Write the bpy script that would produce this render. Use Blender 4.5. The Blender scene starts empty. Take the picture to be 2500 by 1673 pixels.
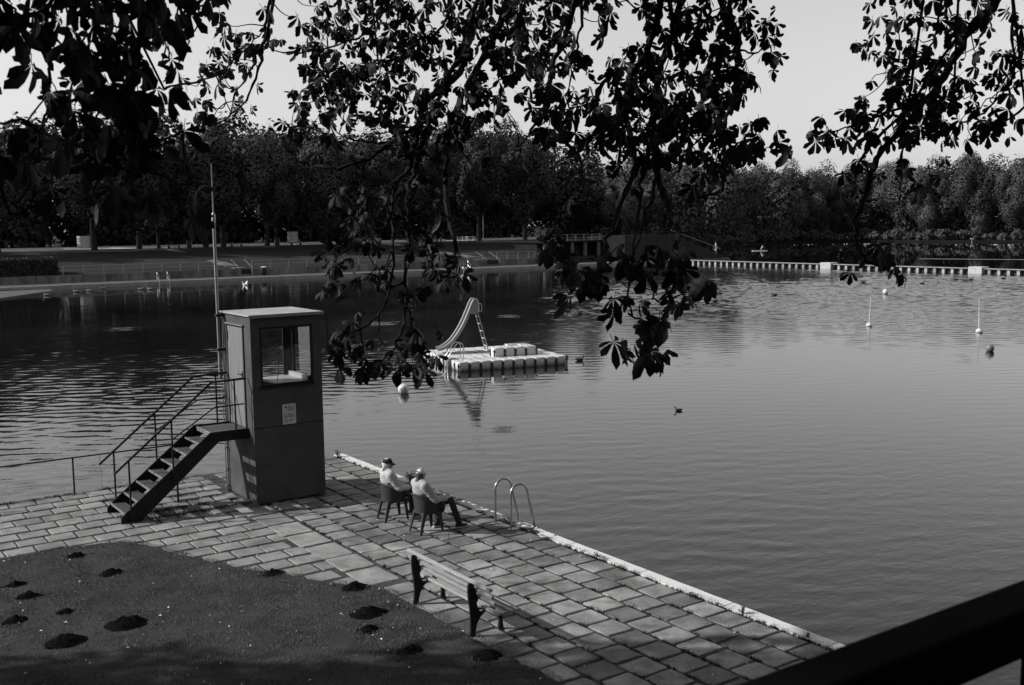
import bpy, math, random
import numpy as np
from mathutils import Vector, Matrix, noise as mnoise

R = math.radians
rnd = random.Random(11)
sc = bpy.context.scene
COL = sc.collection

# ------------------------------------------------------------------ camera, sky, sun, exposure
# world axes: x runs across the bathing deck towards the lake, y along its white kerb, z up, metres
TH, PITCH, ROLL = R(34.8), R(6.37), R(-0.75)
cam = bpy.data.cameras.new('camera')
cam.lens, cam.sensor_width, cam.clip_start, cam.clip_end = 37.44, 36.0, 0.05, 5000
cam.dof.use_dof, cam.dof.focus_distance, cam.dof.aperture_fstop = True, 24.0, 8.0
co = bpy.data.objects.new('camera', cam); COL.objects.link(co)
fw = Vector((0, math.cos(PITCH), -math.sin(PITCH))); rt = Vector((1, 0, 0)); up = rt.cross(fw)
rr = rt*math.cos(ROLL) + up*math.sin(ROLL); uu = -rt*math.sin(ROLL) + up*math.cos(ROLL)
m3 = Matrix((rr, uu, -fw)).transposed()
co.matrix_world = Matrix.Translation((0, 0, 6.0)) @ (Matrix.Rotation(-TH, 3, 'Z') @ m3).to_4x4()
sc.camera = co

SUN_TO = Vector((-1.0, 0.66, 0.72)).normalized()
world = bpy.data.worlds.new('World'); sc.world = world; world.use_nodes = True
nt = world.node_tree; nt.nodes.clear()
sky = nt.nodes.new('ShaderNodeTexSky'); sky.sky_type = 'NISHITA'; sky.sun_disc = False
sky.sun_elevation = math.asin(SUN_TO.z); sky.sun_rotation = math.atan2(SUN_TO.x, SUN_TO.y)
sky.air_density, sky.dust_density, sky.ozone_density = 2.5, 0.4, 1.0
bw = nt.nodes.new('ShaderNodeRGBToBW'); bg = nt.nodes.new('ShaderNodeBackground'); wo = nt.nodes.new('ShaderNodeOutputWorld')
bg.inputs['Strength'].default_value = 0.129
nt.links.new(sky.outputs[0], bw.inputs[0]); nt.links.new(bw.outputs[0], bg.inputs[0]); nt.links.new(bg.outputs[0], wo.inputs[0])

sun = bpy.data.lights.new('sun', 'SUN'); sun.energy = 5.0; sun.angle = R(0.53); sun.color = (1.0, 0.985, 0.96)
so = bpy.data.objects.new('sun', sun); COL.objects.link(so)
so.rotation_euler = (-SUN_TO).to_track_quat('-Z', 'Y').to_euler(); so.location = SUN_TO*300

vs = sc.view_settings
vs.view_transform = 'Standard'; vs.look = 'None'; vs.exposure = 0.0; vs.gamma = 1.0; vs.use_curve_mapping = False
sc.cycles.use_denoising = True
sc.cycles.max_bounces = 6; sc.cycles.diffuse_bounces = 2; sc.cycles.glossy_bounces = 3
sc.cycles.transparent_max_bounces = 8; sc.cycles.transmission_bounces = 4
sc.cycles.caustics_reflective = False; sc.cycles.caustics_refractive = False

WATER = -0.35

# ------------------------------------------------------------------ materials (all neutral: a black-and-white place)
MATS = {}
def mat(name, val, rough=0.75, spec=0.3, var=0.2, scale=4.0, detail=5.0, bump=0.0, bscale=30.0, objvar=0.0, metal=0.0, fine=0.0, fscale=90.0, stretch=None, stain=0.0, stscale=0.9):
    m = bpy.data.materials.new(name); m.use_nodes = True; n = m.node_tree.nodes; L = m.node_tree.links
    b = n['Principled BSDF']
    b.inputs['Roughness'].default_value = rough; b.inputs['Specular IOR Level'].default_value = spec; b.inputs['Metallic'].default_value = metal
    tc = n.new('ShaderNodeTexCoord'); src = tc.outputs['Object']
    oi = n.new('ShaderNodeObjectInfo')
    mp = n.new('ShaderNodeMapping'); L.new(src, mp.inputs[0]); src = mp.outputs[0]
    if stretch: mp.inputs['Scale'].default_value = stretch
    off = n.new('ShaderNodeMath'); off.operation = 'MULTIPLY'; off.inputs[1].default_value = 37.0; L.new(oi.outputs['Random'], off.inputs[0])
    L.new(off.outputs[0], mp.inputs['Location'])
    def noise_val(sc_, dt, lo, hi):
        t = n.new('ShaderNodeTexNoise'); t.inputs['Scale'].default_value = sc_; t.inputs['Detail'].default_value = dt; L.new(src, t.inputs['Vector'])
        r = n.new('ShaderNodeMapRange'); r.inputs[1].default_value = 0.25; r.inputs[2].default_value = 0.75
        r.inputs[3].default_value = lo; r.inputs[4].default_value = hi; L.new(t.outputs['Fac'], r.inputs[0]); return r.outputs[0], t.outputs['Fac']
    def mul(a, c):
        q = n.new('ShaderNodeMath'); q.operation = 'MULTIPLY'; L.new(a, q.inputs[0])
        if hasattr(c, 'node'): L.new(c, q.inputs[1])
        else: q.inputs[1].default_value = c
        return q.outputs[0]
    v, _ = noise_val(scale, detail, val*(1-var), val*(1+var))
    if fine:
        w, _ = noise_val(fscale, 2.0, 1-fine, 1+fine); v = mul(v, w)
    if objvar:
        r = n.new('ShaderNodeMapRange'); r.inputs[3].default_value = 1-objvar; r.inputs[4].default_value = 1+objvar; L.new(oi.outputs['Random'], r.inputs[0]); v = mul(v, r.outputs[0])
    if stain:      # dirt that runs on from piece to piece
        gp = n.new('ShaderNodeNewGeometry'); t = n.new('ShaderNodeTexNoise'); t.inputs['Scale'].default_value = stscale; t.inputs['Detail'].default_value = 7; t.inputs['Roughness'].default_value = 0.65
        L.new(gp.outputs['Position'], t.inputs['Vector'])
        r = n.new('ShaderNodeMapRange'); r.inputs[1].default_value = 0.36; r.inputs[2].default_value = 0.62; r.inputs[3].default_value = 1-stain; r.inputs[4].default_value = 1+stain*.35; L.new(t.outputs['Fac'], r.inputs[0]); v = mul(v, r.outputs[0])
    L.new(v, b.inputs['Base Color'])
    if bump:
        _, f = noise_val(bscale, 4.0, 0, 1)
        bp = n.new('ShaderNodeBump'); bp.inputs['Strength'].default_value = bump; bp.inputs['Distance'].default_value = 0.02
        L.new(f, bp.inputs['Height']); L.new(bp.outputs[0], b.inputs['Normal'])
    MATS[name] = m
    return m

mat('slab', 0.213, 0.85, 0.2, 0.3, 4.0, 7, 0.4, 60, objvar=0.38, fine=0.4, fscale=55, stain=0.5)
mat('slab_big', 0.246, 0.85, 0.2, 0.25, 4.0, 6, 0.4, 60, objvar=0.15, fine=0.35, fscale=60, stain=0.35)
mat('slab_pale', 0.233, 0.85, 0.2, 0.2, 4.0, 6, 0.3, 60, objvar=0.13, fine=0.2, fscale=70, stain=0.35, stscale=1.3)
mat('joint', 0.060, 0.95, 0.1, 0.6, 6, 6, 0.6, 50)
mat('lawn', 0.042, 0.95, 0.1, 0.4, 1.3, 6, 0.8, 40)
mat('grass', 0.155, 0.8, 0.1, 0.6, 3.0, 8)
mat('weed', 0.03, 0.7, 0.3, 0.4, 3.0, 4)
mat('soil', 0.008, 0.95, 0.0, 0.5, 12, 6, 1.0, 30)
mat('dead_leaf', 0.599, 0.7, 0.2, 0.3, 9, 3)
mat('cabin_paint', 0.085, 0.7, 0.03, 0.12, 2.0, 6, 0.15, 90, fine=0.08, stain=0.22, stscale=1.6)
mat('door_paint', 0.166, 0.5, 0.35, 0.2, 2.5, 6, 0.1, 90, stretch=(5, 5, 0.6))
mat('roof_felt', 0.333, 0.8, 0.2, 0.25, 5, 6, 0.3, 60, fine=0.1)
mat('white_board', 0.820, 0.5, 0.3, 0.06, 3, 4)
mat('interior', 0.06, 0.8, 0.05, 0.1)
mat('black_steel', 0.022, 0.6, 0.12, 0.3, 8, 4)
mat('grating', 0.067, 0.6, 0.4, 0.3, 30, 4)
mat('galvanised', 0.293, 0.4, 0.5, 0.25, 12, 5, metal=0.5)
mat('stainless', 0.399, 0.3, 0.5, 0.1, 10, 3, metal=0.9)
mat('steel_grey', 0.213, 0.4, 0.5, 0.2, 10, 4)
mat('paper', 0.559, 0.8, 0.1, 0.05); mat('ink', 0.067, 0.8, 0.1, 0.05)
mat('chair_plastic', 0.045, 0.5, 0.2, 0.2, 4, 4)
mat('cast_iron', 0.02, 0.6, 0.12, 0.2, 8, 4)
mat('bench_wood', 0.30, 0.7, 0.15, 0.3, 10, 6, 0.2, 40, objvar=0.2, stretch=(6, 0.6, 6))
mat('raft_plastic', 0.820, 0.45, 0.35, 0.1, 4, 5, objvar=0.07)
mat('pin', 0.040, 0.6, 0.3, 0.2)
mat('slide_plastic', 0.226, 0.3, 0.5, 0.08, 2, 3)
mat('slide_rim', 0.599, 0.35, 0.5, 0.08, 2, 3)
mat('buoy_white', 0.6, 0.4, 0.4, 0.05); mat('buoy_dark', 0.160, 0.4, 0.4, 0.05)
mat('duck_dark', 0.027, 0.6, 0.3, 0.5, 20, 3); mat('duck_grey', 0.120, 0.6, 0.3, 0.5, 12, 3); mat('bird_white', 0.798, 0.6, 0.3, 0.1)
mat('skin', 0.372, 0.55, 0.3, 0.06); mat('hair_dark', 0.067, 0.7, 0.3, 0.5, 60, 4); mat('hair_white', 0.665, 0.7, 0.3, 0.2, 60, 4)
mat('jacket_pale', 0.426, 0.8, 0.15, 0.08, 6, 5, 0.25, 60); mat('jacket_grey', 0.346, 0.8, 0.15, 0.08, 6, 5, 0.25, 60)
mat('collar', 0.080, 0.8, 0.1, 0.1); mat('trousers', 0.04, 0.95, 0.03, 0.2, 8, 4); mat('shoe', 0.027, 0.6, 0.3, 0.1); mat('sole', 0.532, 0.7, 0.2, 0.1)
mat('cap_dark', 0.027, 0.85, 0.1, 0.1); mat('cap_white', 0.665, 0.85, 0.1, 0.08)
mat('far_concrete', 0.120, 0.9, 0.1, 0.45, 1.2, 6, objvar=0.25, stretch=(1, 1, 0.4))
mat('far_kerb', 0.226, 0.8, 0.2, 0.2, 2, 5); mat('far_walk', 0.08, 0.9, 0.1, 0.3, 0.6, 5)
mat('far_grass', 0.026, 0.95, 0.1, 0.35, 0.12, 8, 0.6, 3)
mat('path_gravel', 0.55, 0.95, 0.1, 0.2, 1.5, 8, 0.5, 8)
mat('gravel', 0.1, 0.95, 0.1, 0.25, 1.5, 8, 0.5, 8)
mat('forest_floor', 0.012, 0.95, 0.1, 0.4, 0.2, 6)
mat('bark', 0.018, 0.9, 0.1, 0.4, 6, 6, 0.8, 20)
mat('stand_concrete', 0.015, 0.9, 0.1, 0.3, 1.0, 6); mat('dark_wood', 0.03, 0.8, 0.2, 0.3, 4, 5, stretch=(0.3, 1, 6))
mat('tank_white', 0.426, 0.5, 0.3, 0.12, 3, 4); mat('boom_float', 0.293, 0.6, 0.3, 0.3, 3, 4, objvar=0.3); mat('boom_board', 0.266, 0.7, 0.2, 0.3, 2, 4)
mat('wall_white', 0.820, 0.8, 0.2, 0.08, 1, 4); mat('dark_glass', 0.027, 0.1, 0.5, 0.1)
mat('rail_wood', 0.008, 0.9, 0.05, 0.3, 6, 5)
mat('ground', 0.040, 0.95, 0.1, 0.3, 0.05, 5)
mat('chestnut_fruit', 0.106, 0.8, 0.2, 0.2)

def leaf_mat(name, val, var, scale, trans=0.25, objvar=0.2, rough=0.6):
    m = bpy.data.materials.new(name); m.use_nodes = True; n = m.node_tree.nodes; L = m.node_tree.links
    b = n['Principled BSDF']; out = n['Material Output']
    b.inputs['Roughness'].default_value = rough; b.inputs['Specular IOR Level'].default_value = 0.06
    g = n.new('ShaderNodeNewGeometry'); t = n.new('ShaderNodeTexNoise'); t.inputs['Scale'].default_value = scale; t.inputs['Detail'].default_value = 3
    L.new(g.outputs['Position'], t.inputs['Vector'])
    r = n.new('ShaderNodeMapRange'); r.inputs[1].default_value = 0.3; r.inputs[2].default_value = 0.7
    r.inputs[3].default_value = val*(1-var); r.inputs[4].default_value = val*(1+var); L.new(t.outputs['Fac'], r.inputs[0])
    oi = n.new('ShaderNodeObjectInfo'); r2 = n.new('ShaderNodeMapRange'); r2.inputs[3].default_value = 1-objvar; r2.inputs[4].default_value = 1+objvar
    L.new(oi.outputs['Random'], r2.inputs[0])
    q = n.new('ShaderNodeMath'); q.operation = 'MULTIPLY'; L.new(r.outputs[0], q.inputs[0]); L.new(r2.outputs[0], q.inputs[1])
    L.new(q.outputs[0], b.inputs['Base Color'])
    tr = n.new('ShaderNodeBsdfTranslucent'); L.new(q.outputs[0], tr.inputs['Color'])
    mx = n.new('ShaderNodeMixShader'); mx.inputs[0].default_value = trans
    L.new(b.outputs[0], mx.inputs[1]); L.new(tr.outputs[0], mx.inputs[2]); L.new(mx.outputs[0], out.inputs['Surface'])
    MATS[name] = m
leaf_mat('chestnut_leaf', 0.048, 0.3, 2.0, 0.12)
leaf_mat('far_leaf', 0.05, 0.3, 0.12, 0.0, 0.25)
leaf_mat('wood_leaf', 0.072, 0.25, 0.1, 0.0, 0.25)
leaf_mat('hedge_leaf', 0.047, 0.3, 0.6, 0.1)

def kerb_material():
    m = mat('kerb_paint', 0.612, 0.7, 0.25, 0.06, 3, 5, 0.2, 40)
    n = m.node_tree.nodes; L = m.node_tree.links; b = n['Principled BSDF']
    old = b.inputs['Base Color'].links[0].from_socket
    g = n.new('ShaderNodeNewGeometry')
    t = n.new('ShaderNodeTexNoise'); t.inputs['Scale'].default_value = 7.0; t.inputs['Detail'].default_value = 7; L.new(g.outputs['Position'], t.inputs['Vector'])
    sx = n.new('ShaderNodeSeparateXYZ'); L.new(g.outputs['Position'], sx.inputs[0])
    # paint has worn off round the ladder (y 16 to 21): a stain with a place of its own
    a = n.new('ShaderNodeMath'); a.operation = 'SUBTRACT'; a.inputs[1].default_value = 18.6; L.new(sx.outputs['Y'], a.inputs[0])
    ab = n.new('ShaderNodeMath'); ab.operation = 'ABSOLUTE'; L.new(a.outputs[0], ab.inputs[0])
    r = n.new('ShaderNodeMapRange'); r.inputs[1].default_value = 1.6; r.inputs[2].default_value = 2.9; r.inputs[3].default_value = 0.44; r.inputs[4].default_value = 0.72; L.new(ab.outputs[0], r.inputs[0])
    # and along its inner, mossy edge
    e = n.new('ShaderNodeMapRange'); e.inputs[1].default_value = 11.84; e.inputs[2].default_value = 11.95; e.inputs[3].default_value = 0.14; e.inputs[4].default_value = 0.0; L.new(sx.outputs['X'], e.inputs[0])
    s = n.new('ShaderNodeMath'); s.operation = 'SUBTRACT'; L.new(r.outputs[0], s.inputs[0]); L.new(e.outputs[0], s.inputs[1])
    c = n.new('ShaderNodeMath'); c.operation = 'GREATER_THAN'; L.new(t.outputs['Fac'], c.inputs[0]); L.new(s.outputs[0], c.inputs[1])
    mx = n.new('ShaderNodeMix'); mx.data_type = 'FLOAT'; L.new(c.outputs[0], mx.inputs[0]); L.new(old, mx.inputs[2]); mx.inputs[3].default_value = 0.11
    L.new(mx.outputs[0], b.inputs['Base Color'])
kerb_material()

def raft_top_material():
    m = mat('raft_plastic', 0.559, 0.5, 0.15, 0.08, 4, 5, objvar=0.07)
    n = m.node_tree.nodes; L = m.node_tree.links; b = n['Principled BSDF']
    old = b.inputs['Base Color'].links[0].from_socket
    g = n.new('ShaderNodeNewGeometry')
    t = n.new('ShaderNodeTexNoise'); t.inputs['Scale'].default_value = 6.0; t.inputs['Detail'].default_value = 4; L.new(g.outputs['Position'], t.inputs['Vector'])
    sx = n.new('ShaderNodeSeparateXYZ'); L.new(g.outputs['Normal'], sx.inputs[0])
    c = n.new('ShaderNodeMath'); c.operation = 'GREATER_THAN'; c.inputs[1].default_value = 0.60; L.new(t.outputs['Fac'], c.inputs[0])
    u = n.new('ShaderNodeMath'); u.operation = 'GREATER_THAN'; u.inputs[1].default_value = 0.9; L.new(sx.outputs['Z'], u.inputs[0])
    k = n.new('ShaderNodeMath'); k.operation = 'MULTIPLY'; L.new(c.outputs[0], k.inputs[0]); L.new(u.outputs[0], k.inputs[1])
    mx = n.new('ShaderNodeMix'); mx.data_type = 'FLOAT'; L.new(k.outputs[0], mx.inputs[0]); L.new(old, mx.inputs[2]); mx.inputs[3].default_value = 0.07
    # sides darkened up from the waterline, standing in for their shade
    pz = n.new('ShaderNodeSeparateXYZ'); L.new(g.outputs['Position'], pz.inputs[0])
    t2 = n.new('ShaderNodeTexNoise'); t2.inputs['Scale'].default_value = 9.0; t2.inputs['Detail'].default_value = 5; L.new(g.outputs['Position'], t2.inputs['Vector'])
    zz = n.new('ShaderNodeMath'); zz.operation = 'MULTIPLY_ADD'; zz.inputs[1].default_value = -0.22; L.new(t2.outputs['Fac'], zz.inputs[0]); L.new(pz.outputs['Z'], zz.inputs[2])
    side_shade = n.new('ShaderNodeMapRange'); side_shade.inputs[1].default_value = -0.46; side_shade.inputs[2].default_value = -0.24; side_shade.inputs[3].default_value = 0.16; side_shade.inputs[4].default_value = 1.0; L.new(zz.outputs[0], side_shade.inputs[0])
    fm_ = n.new('ShaderNodeMath'); fm_.operation = 'MULTIPLY'; L.new(mx.outputs[0], fm_.inputs[0]); L.new(side_shade.outputs[0], fm_.inputs[1])
    L.new(fm_.outputs[0], b.inputs['Base Color'])
raft_top_material()

def glass_material():
    m = bpy.data.materials.new('pane_glass'); m.use_nodes = True; n = m.node_tree.nodes; L = m.node_tree.links
    n.remove(n['Principled BSDF'])
    tr = n.new('ShaderNodeBsdfTransparent'); tr.inputs[0].default_value = (0.95, 0.95, 0.95, 1)
    gl = n.new('ShaderNodeBsdfGlossy'); gl.inputs['Roughness'].default_value = 0.02
    fr = n.new('ShaderNodeFresnel'); fr.inputs[0].default_value = 1.45
    hf = n.new('ShaderNodeMath'); hf.operation = 'MULTIPLY'; hf.inputs[1].default_value = 0.55; L.new(fr.outputs[0], hf.inputs[0])
    mx = n.new('ShaderNodeMixShader'); L.new(hf.outputs[0], mx.inputs[0]); L.new(tr.outputs[0], mx.inputs[1]); L.new(gl.outputs[0], mx.inputs[2])
    L.new(mx.outputs[0], n['Material Output'].inputs['Surface']); MATS['pane_glass'] = m
glass_material()

def water_material():
    m = bpy.data.materials.new('lake_water'); m.use_nodes = True; n = m.node_tree.nodes; L = m.node_tree.links
    b = n['Principled BSDF']; b.inputs['Base Color'].default_value = (0.005, 0.005, 0.005, 1); b.inputs['Roughness'].default_value = 0.03
    b.inputs['IOR'].default_value = 1.46; b.inputs['Specular IOR Level'].default_value = 0.5
    g = n.new('ShaderNodeNewGeometry'); pos = g.outputs['Position']
    def M(op, a, c=None, k=None):
        q = n.new('ShaderNodeMath'); q.operation = op
        for i, s in enumerate((a, c, k)):
            if s is None: continue
            if hasattr(s, 'node'): L.new(s, q.inputs[i])
            else: q.inputs[i].default_value = s
        return q.outputs[0]
    def N(scale, detail, stretch=(1, 1, 1), rotz=0.0, rough=0.5, dist=0.0):
        mp = n.new('ShaderNodeMapping'); mp.inputs['Scale'].default_value = stretch; mp.inputs['Rotation'].default_value = (0, 0, rotz); L.new(pos, mp.inputs[0])
        t = n.new('ShaderNodeTexNoise'); t.inputs['Scale'].default_value = scale; t.inputs['Detail'].default_value = detail
        t.inputs['Roughness'].default_value = rough; t.inputs['Distortion'].default_value = dist; L.new(mp.outputs[0], t.inputs['Vector']); return t.outputs['Fac']
    # wind comes over the lake: crests lie across the line of sight; gusts leave rougher and calmer patches
    big = N(1.1, 2.0, (0.45, 1.0, 1), R(34.8)); mid = N(3.2, 2.5, (0.5, 1.0, 1), R(28), dist=0.3); small = N(9.0, 2.0, (0.6, 1.0, 1), R(42))
    gust = N(0.055, 2.0, (0.6, 1.0, 1), R(20))
    gr = n.new('ShaderNodeMapRange'); gr.inputs[1].default_value = 0.35; gr.inputs[2].default_value = 0.65; gr.inputs[3].default_value = 0.65; gr.inputs[4].default_value = 1.2; L.new(gust, gr.inputs[0])
    # calm lee under the trees of the far bank (y beyond 75)
    sx = n.new('ShaderNodeSeparateXYZ'); L.new(pos, sx.inputs[0])
    lee = n.new('ShaderNodeMapRange'); lee.inputs[1].default_value = 76; lee.inputs[2].default_value = 106; lee.inputs[3].default_value = 1.0; lee.inputs[4].default_value = 0.16
    L.new(M('SUBTRACT', sx.outputs['Y'], M('MULTIPLY', sx.outputs['X'], 0.10)), lee.inputs[0])
    # the deck and its trees shelter the water close to the near shore
    open_ = n.new('ShaderNodeMapRange'); open_.inputs[1].default_value = 24; open_.inputs[2].default_value = 62; open_.inputs[3].default_value = 0.30; open_.inputs[4].default_value = 1.0
    L.new(M('ADD', M('MULTIPLY', sx.outputs['X'], 0.57), M('MULTIPLY', sx.outputs['Y'], 0.82)), open_.inputs[0])
    outer = n.new('ShaderNodeMapRange'); outer.inputs[1].default_value = 112.5; outer.inputs[2].default_value = 114; outer.inputs[3].default_value = 1.0; outer.inputs[4].default_value = 0.10; L.new(sx.outputs['X'], outer.inputs[0])
    h = M('ADD', M('MULTIPLY', mid, 0.012), M('MULTIPLY', small, 0.005))
    h = M('MULTIPLY', h, gr.outputs[0]); h = M('MULTIPLY', h, lee.outputs[0]); h = M('MULTIPLY', h, outer.outputs[0])
    fine = n.new('ShaderNodeMapRange'); fine.inputs[1].default_value = 17; fine.inputs[2].default_value = 36; fine.inputs[3].default_value = 1.0; fine.inputs[4].default_value = 0.12
    L.new(M('ADD', M('MULTIPLY', sx.outputs['X'], 0.57), M('MULTIPLY', sx.outputs['Y'], 0.82)), fine.inputs[0]); h = M('MULTIPLY', h, fine.outputs[0])
    # rings and wakes left by fish and ducks
    for (cx_, cy_, k, s, a) in RINGS:
        d = n.new('ShaderNodeVectorMath'); d.operation = 'DISTANCE'; L.new(pos, d.inputs[0]); d.inputs[1].default_value = (cx_, cy_, WATER)
        dd = d.outputs['Value']
        e = M('POWER', 2.718, M('MULTIPLY', M('MULTIPLY', dd, dd), -1.0/(s*s)))
        h = M('ADD', h, M('MULTIPLY', M('MULTIPLY', M('SINE', M('MULTIPLY', dd, k)), e), a))
    # ripples too fine to see singly make the film rougher where the wind reaches it
    msk = M('MULTIPLY', M('MULTIPLY', gr.outputs[0], lee.outputs[0]), outer.outputs[0])
    L.new(M('ADD', M('MULTIPLY', M('MULTIPLY', msk, open_.outputs[0]), 0.08), 0.02), b.inputs['Roughness'])
    bp = n.new('ShaderNodeBump'); bp.inputs['Strength'].default_value = 1.0; bp.inputs['Distance'].default_value = 1.0
    L.new(h, bp.inputs['Height']); L.new(bp.outputs[0], b.inputs['Normal'])
    MATS['lake_water'] = m
RINGS = [(18.3, 26.9, 26.0, 0.42, 0.006), (18.3, 69.8, 9.0, 1.2, 0.02), (32.5, 61.5, 9.0, 1.1, 0.02), (46.8, 60.2, 9.0, 1.6, 0.02),
         (41.7, 60.4, 9.0, 1.0, 0.02), (71.0, 60.6, 8.0, 1.6, 0.02)]
water_material()

# ------------------------------------------------------------------ mesh helpers
def link(name, me, parent=None, kind=None):
    o = bpy.data.objects.new(name, me); COL.objects.link(o)
    if parent is not None: o.parent = parent
    if kind: o['kind'] = kind
    return o
def thing(name, label, cat, loc=(0, 0, 0), rz=0.0, group=None):
    o = bpy.data.objects.new(name, None); COL.objects.link(o); o.empty_display_size = 0.1
    o.location = loc; o.rotation_euler = (0, 0, rz); o['label'] = label; o['category'] = cat
    if group: o['group'] = group
    return o
def tag(o, label, cat, group=None):
    o['label'] = label; o['category'] = cat
    if group: o['group'] = group
    return o
def struct(o): o['kind'] = 'structure'; return o
def perp(d):
    a = Vector((0, 0, 1)) if abs(d.z) < 0.9 else Vector((1, 0, 0))
    x = d.cross(a).normalized(); return x, d.cross(x).normalized()
class MB:
    def __init__(s): s.v = []; s.f = []
    def add(s, vs_, fs):
        o = len(s.v); s.v += [tuple(p) for p in vs_]; s.f += [tuple(o+i for i in q) for q in fs]; return s
    def box(s, x0, x1, y0, y1, z0, z1):
        return s.add([(x0,y0,z0),(x1,y0,z0),(x1,y1,z0),(x0,y1,z0),(x0,y0,z1),(x1,y0,z1),(x1,y1,z1),(x0,y1,z1)],
                     [(3,2,1,0),(4,5,6,7),(0,1,5,4),(1,2,6,5),(2,3,7,6),(3,0,4,7)])
    def beam(s, p, q, w, h, side=None):
        p, q = Vector(p), Vector(q); d = (q-p).normalized()
        if side is None: a, b = perp(d)
        else:
            a = Vector(side); a = (a-d*a.dot(d)).normalized(); b = d.cross(a).normalized()
        a, b = a*w/2, b*h/2
        c = [e+i*a+j*b for e in (p, q) for i, j in ((-1,-1),(1,-1),(1,1),(-1,1))]
        return s.add(c, [(0,1,2,3),(7,6,5,4),(0,4,5,1),(1,5,6,2),(2,6,7,3),(3,7,4,0)])
    def tube(s, pts, r, n=8, cap=True):
        pts = [Vector(p) for p in pts]; k = len(pts); rs = r if isinstance(r, (list, tuple)) else [r]*k
        d0 = (pts[1]-pts[0]).normalized(); x, y = perp(d0); base = len(s.v)
        for i, p in enumerate(pts):
            d = (pts[min(i+1, k-1)]-pts[max(i-1, 0)]).normalized()
            x = (x-d*x.dot(d)).normalized(); y = d.cross(x)
            ri = rs[i]; rx, ry = ri if isinstance(ri, tuple) else (ri, ri)
            for j in range(n):
                t = 2*math.pi*j/n; s.v.append(tuple(p+x*math.cos(t)*rx+y*math.sin(t)*ry))
        for i in range(k-1):
            for j in range(n):
                a = base+i*n+j; b = base+i*n+(j+1) % n; s.f.append((a, b, b+n, a+n))
        if cap:
            s.f.append(tuple(base+n-1-j for j in range(n))); s.f.append(tuple(base+(k-1)*n+j for j in range(n)))
        return s
    def lathe(s, prof, n=16, c=(0, 0, 0), axis='z'):
        base = len(s.v); c = Vector(c)
        for r, z in prof:
            for j in range(n):
                t = 2*math.pi*j/n; p = Vector((r*math.cos(t), r*math.sin(t), z))
                if axis == 'x': p = Vector((p.z, p.x, p.y))
                if axis == 'y': p = Vector((p.y, p.z, p.x))
                s.v.append(tuple(c+p))
        for i in range(len(prof)-1):
            for j in range(n):
                a = base+i*n+j; b = base+i*n+(j+1) % n; s.f.append((a, b, b+n, a+n))
        s.f.append(tuple(base+n-1-j for j in range(n))); s.f.append(tuple(base+(len(prof)-1)*n+j for j in range(n)))
        return s
    def ell(s, c, r, n=12, m=8, M=None):
        base = len(s.v); c = Vector(c); r = (r, r, r) if isinstance(r, (int, float)) else r
        for i in range(m+1):
            ph = math.pi*(i/m-0.5)*0.999
            for j in range(n):
                t = 2*math.pi*j/n; p = Vector((r[0]*math.cos(ph)*math.cos(t), r[1]*math.cos(ph)*math.sin(t), r[2]*math.sin(ph)))
                if M is not None: p = M @ p
                s.v.append(tuple(c+p))
        for i in range(m):
            for j in range(n):
                a = base+i*n+j; b = base+i*n+(j+1) % n; s.f.append((a, b, b+n, a+n))
        s.f.append(tuple(base+n-1-j for j in range(n))); s.f.append(tuple(base+m*n+j for j in range(n)))
        return s
    def prism(s, poly, f0, f1):
        n = len(poly); return s.add([f0(*p) for p in poly]+[f1(*p) for p in poly],
            [tuple(range(n-1, -1, -1)), tuple(range(n, 2*n))]+[(i, (i+1) % n, n+(i+1) % n, n+i) for i in range(n)])
    def mesh(s, name, m, smooth=False):
        me = bpy.data.meshes.new(name); me.from_pydata(s.v, [], s.f); me.materials.append(MATS[m])
        if smooth:
            me.polygons.foreach_set('use_smooth', [True]*len(me.polygons))
            try: me.set_sharp_from_angle(angle=R(40))
            except Exception: pass
        me.update(); return me
    def build(s, name, m, parent=None, smooth=False, kind=None):
        return link(name, s.mesh(name, m, smooth), parent, kind)
def soft(o, w=0.006, seg=2):
    b = o.modifiers.new('bevel', 'BEVEL'); b.width = w; b.segments = seg; b.limit_method = 'ANGLE'; return o
def poly_mesh(name, V, k, m):
    """V: (N*k,3) array of N separate k-gons"""
    V = np.asarray(V, np.float32); n = len(V)//k
    me = bpy.data.meshes.new(name); me.vertices.add(n*k); me.vertices.foreach_set('co', V.ravel())
    me.loops.add(n*k); me.loops.foreach_set('vertex_index', np.arange(n*k, dtype=np.int32))
    me.polygons.add(n); me.polygons.foreach_set('loop_start', np.arange(0, n*k, k, dtype=np.int32)); me.polygons.foreach_set('loop_total', np.full(n, k, np.int32))
    me.materials.append(MATS[m]); me.update(); me.validate(); return me
def copy_tree(o, parent=None):
    c = o.copy(); COL.objects.link(c); c.parent = parent
    for ch in o.children: copy_tree(ch, c)
    return c
def remeshed(name, mb, voxel, m, parent, wrinkle=0.0, wscale=12.0, smooth_it=4):
    o = link('tmp', mb.mesh('tmp', m)); md = o.modifiers.new('r', 'REMESH'); md.mode = 'VOXEL'; md.voxel_size = voxel; md.use_smooth_shade = True
    sm = o.modifiers.new('s', 'SMOOTH'); sm.iterations = smooth_it; sm.factor = 0.5
    dg = bpy.context.evaluated_depsgraph_get(); me = bpy.data.meshes.new_from_object(o.evaluated_get(dg)); bpy.data.objects.remove(o)
    me.name = name
    if wrinkle:
        for v in me.vertices:
            p = v.co*wscale; k = mnoise.noise((p.x, p.y*0.7, p.z*2.2))+0.5*mnoise.noise((p.x*2.3, p.y*2.3, p.z*4))
            v.co += v.normal*k*wrinkle
    me.materials.clear(); me.materials.append(MATS[m]); me.update()
    return link(name, me, parent)
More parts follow.
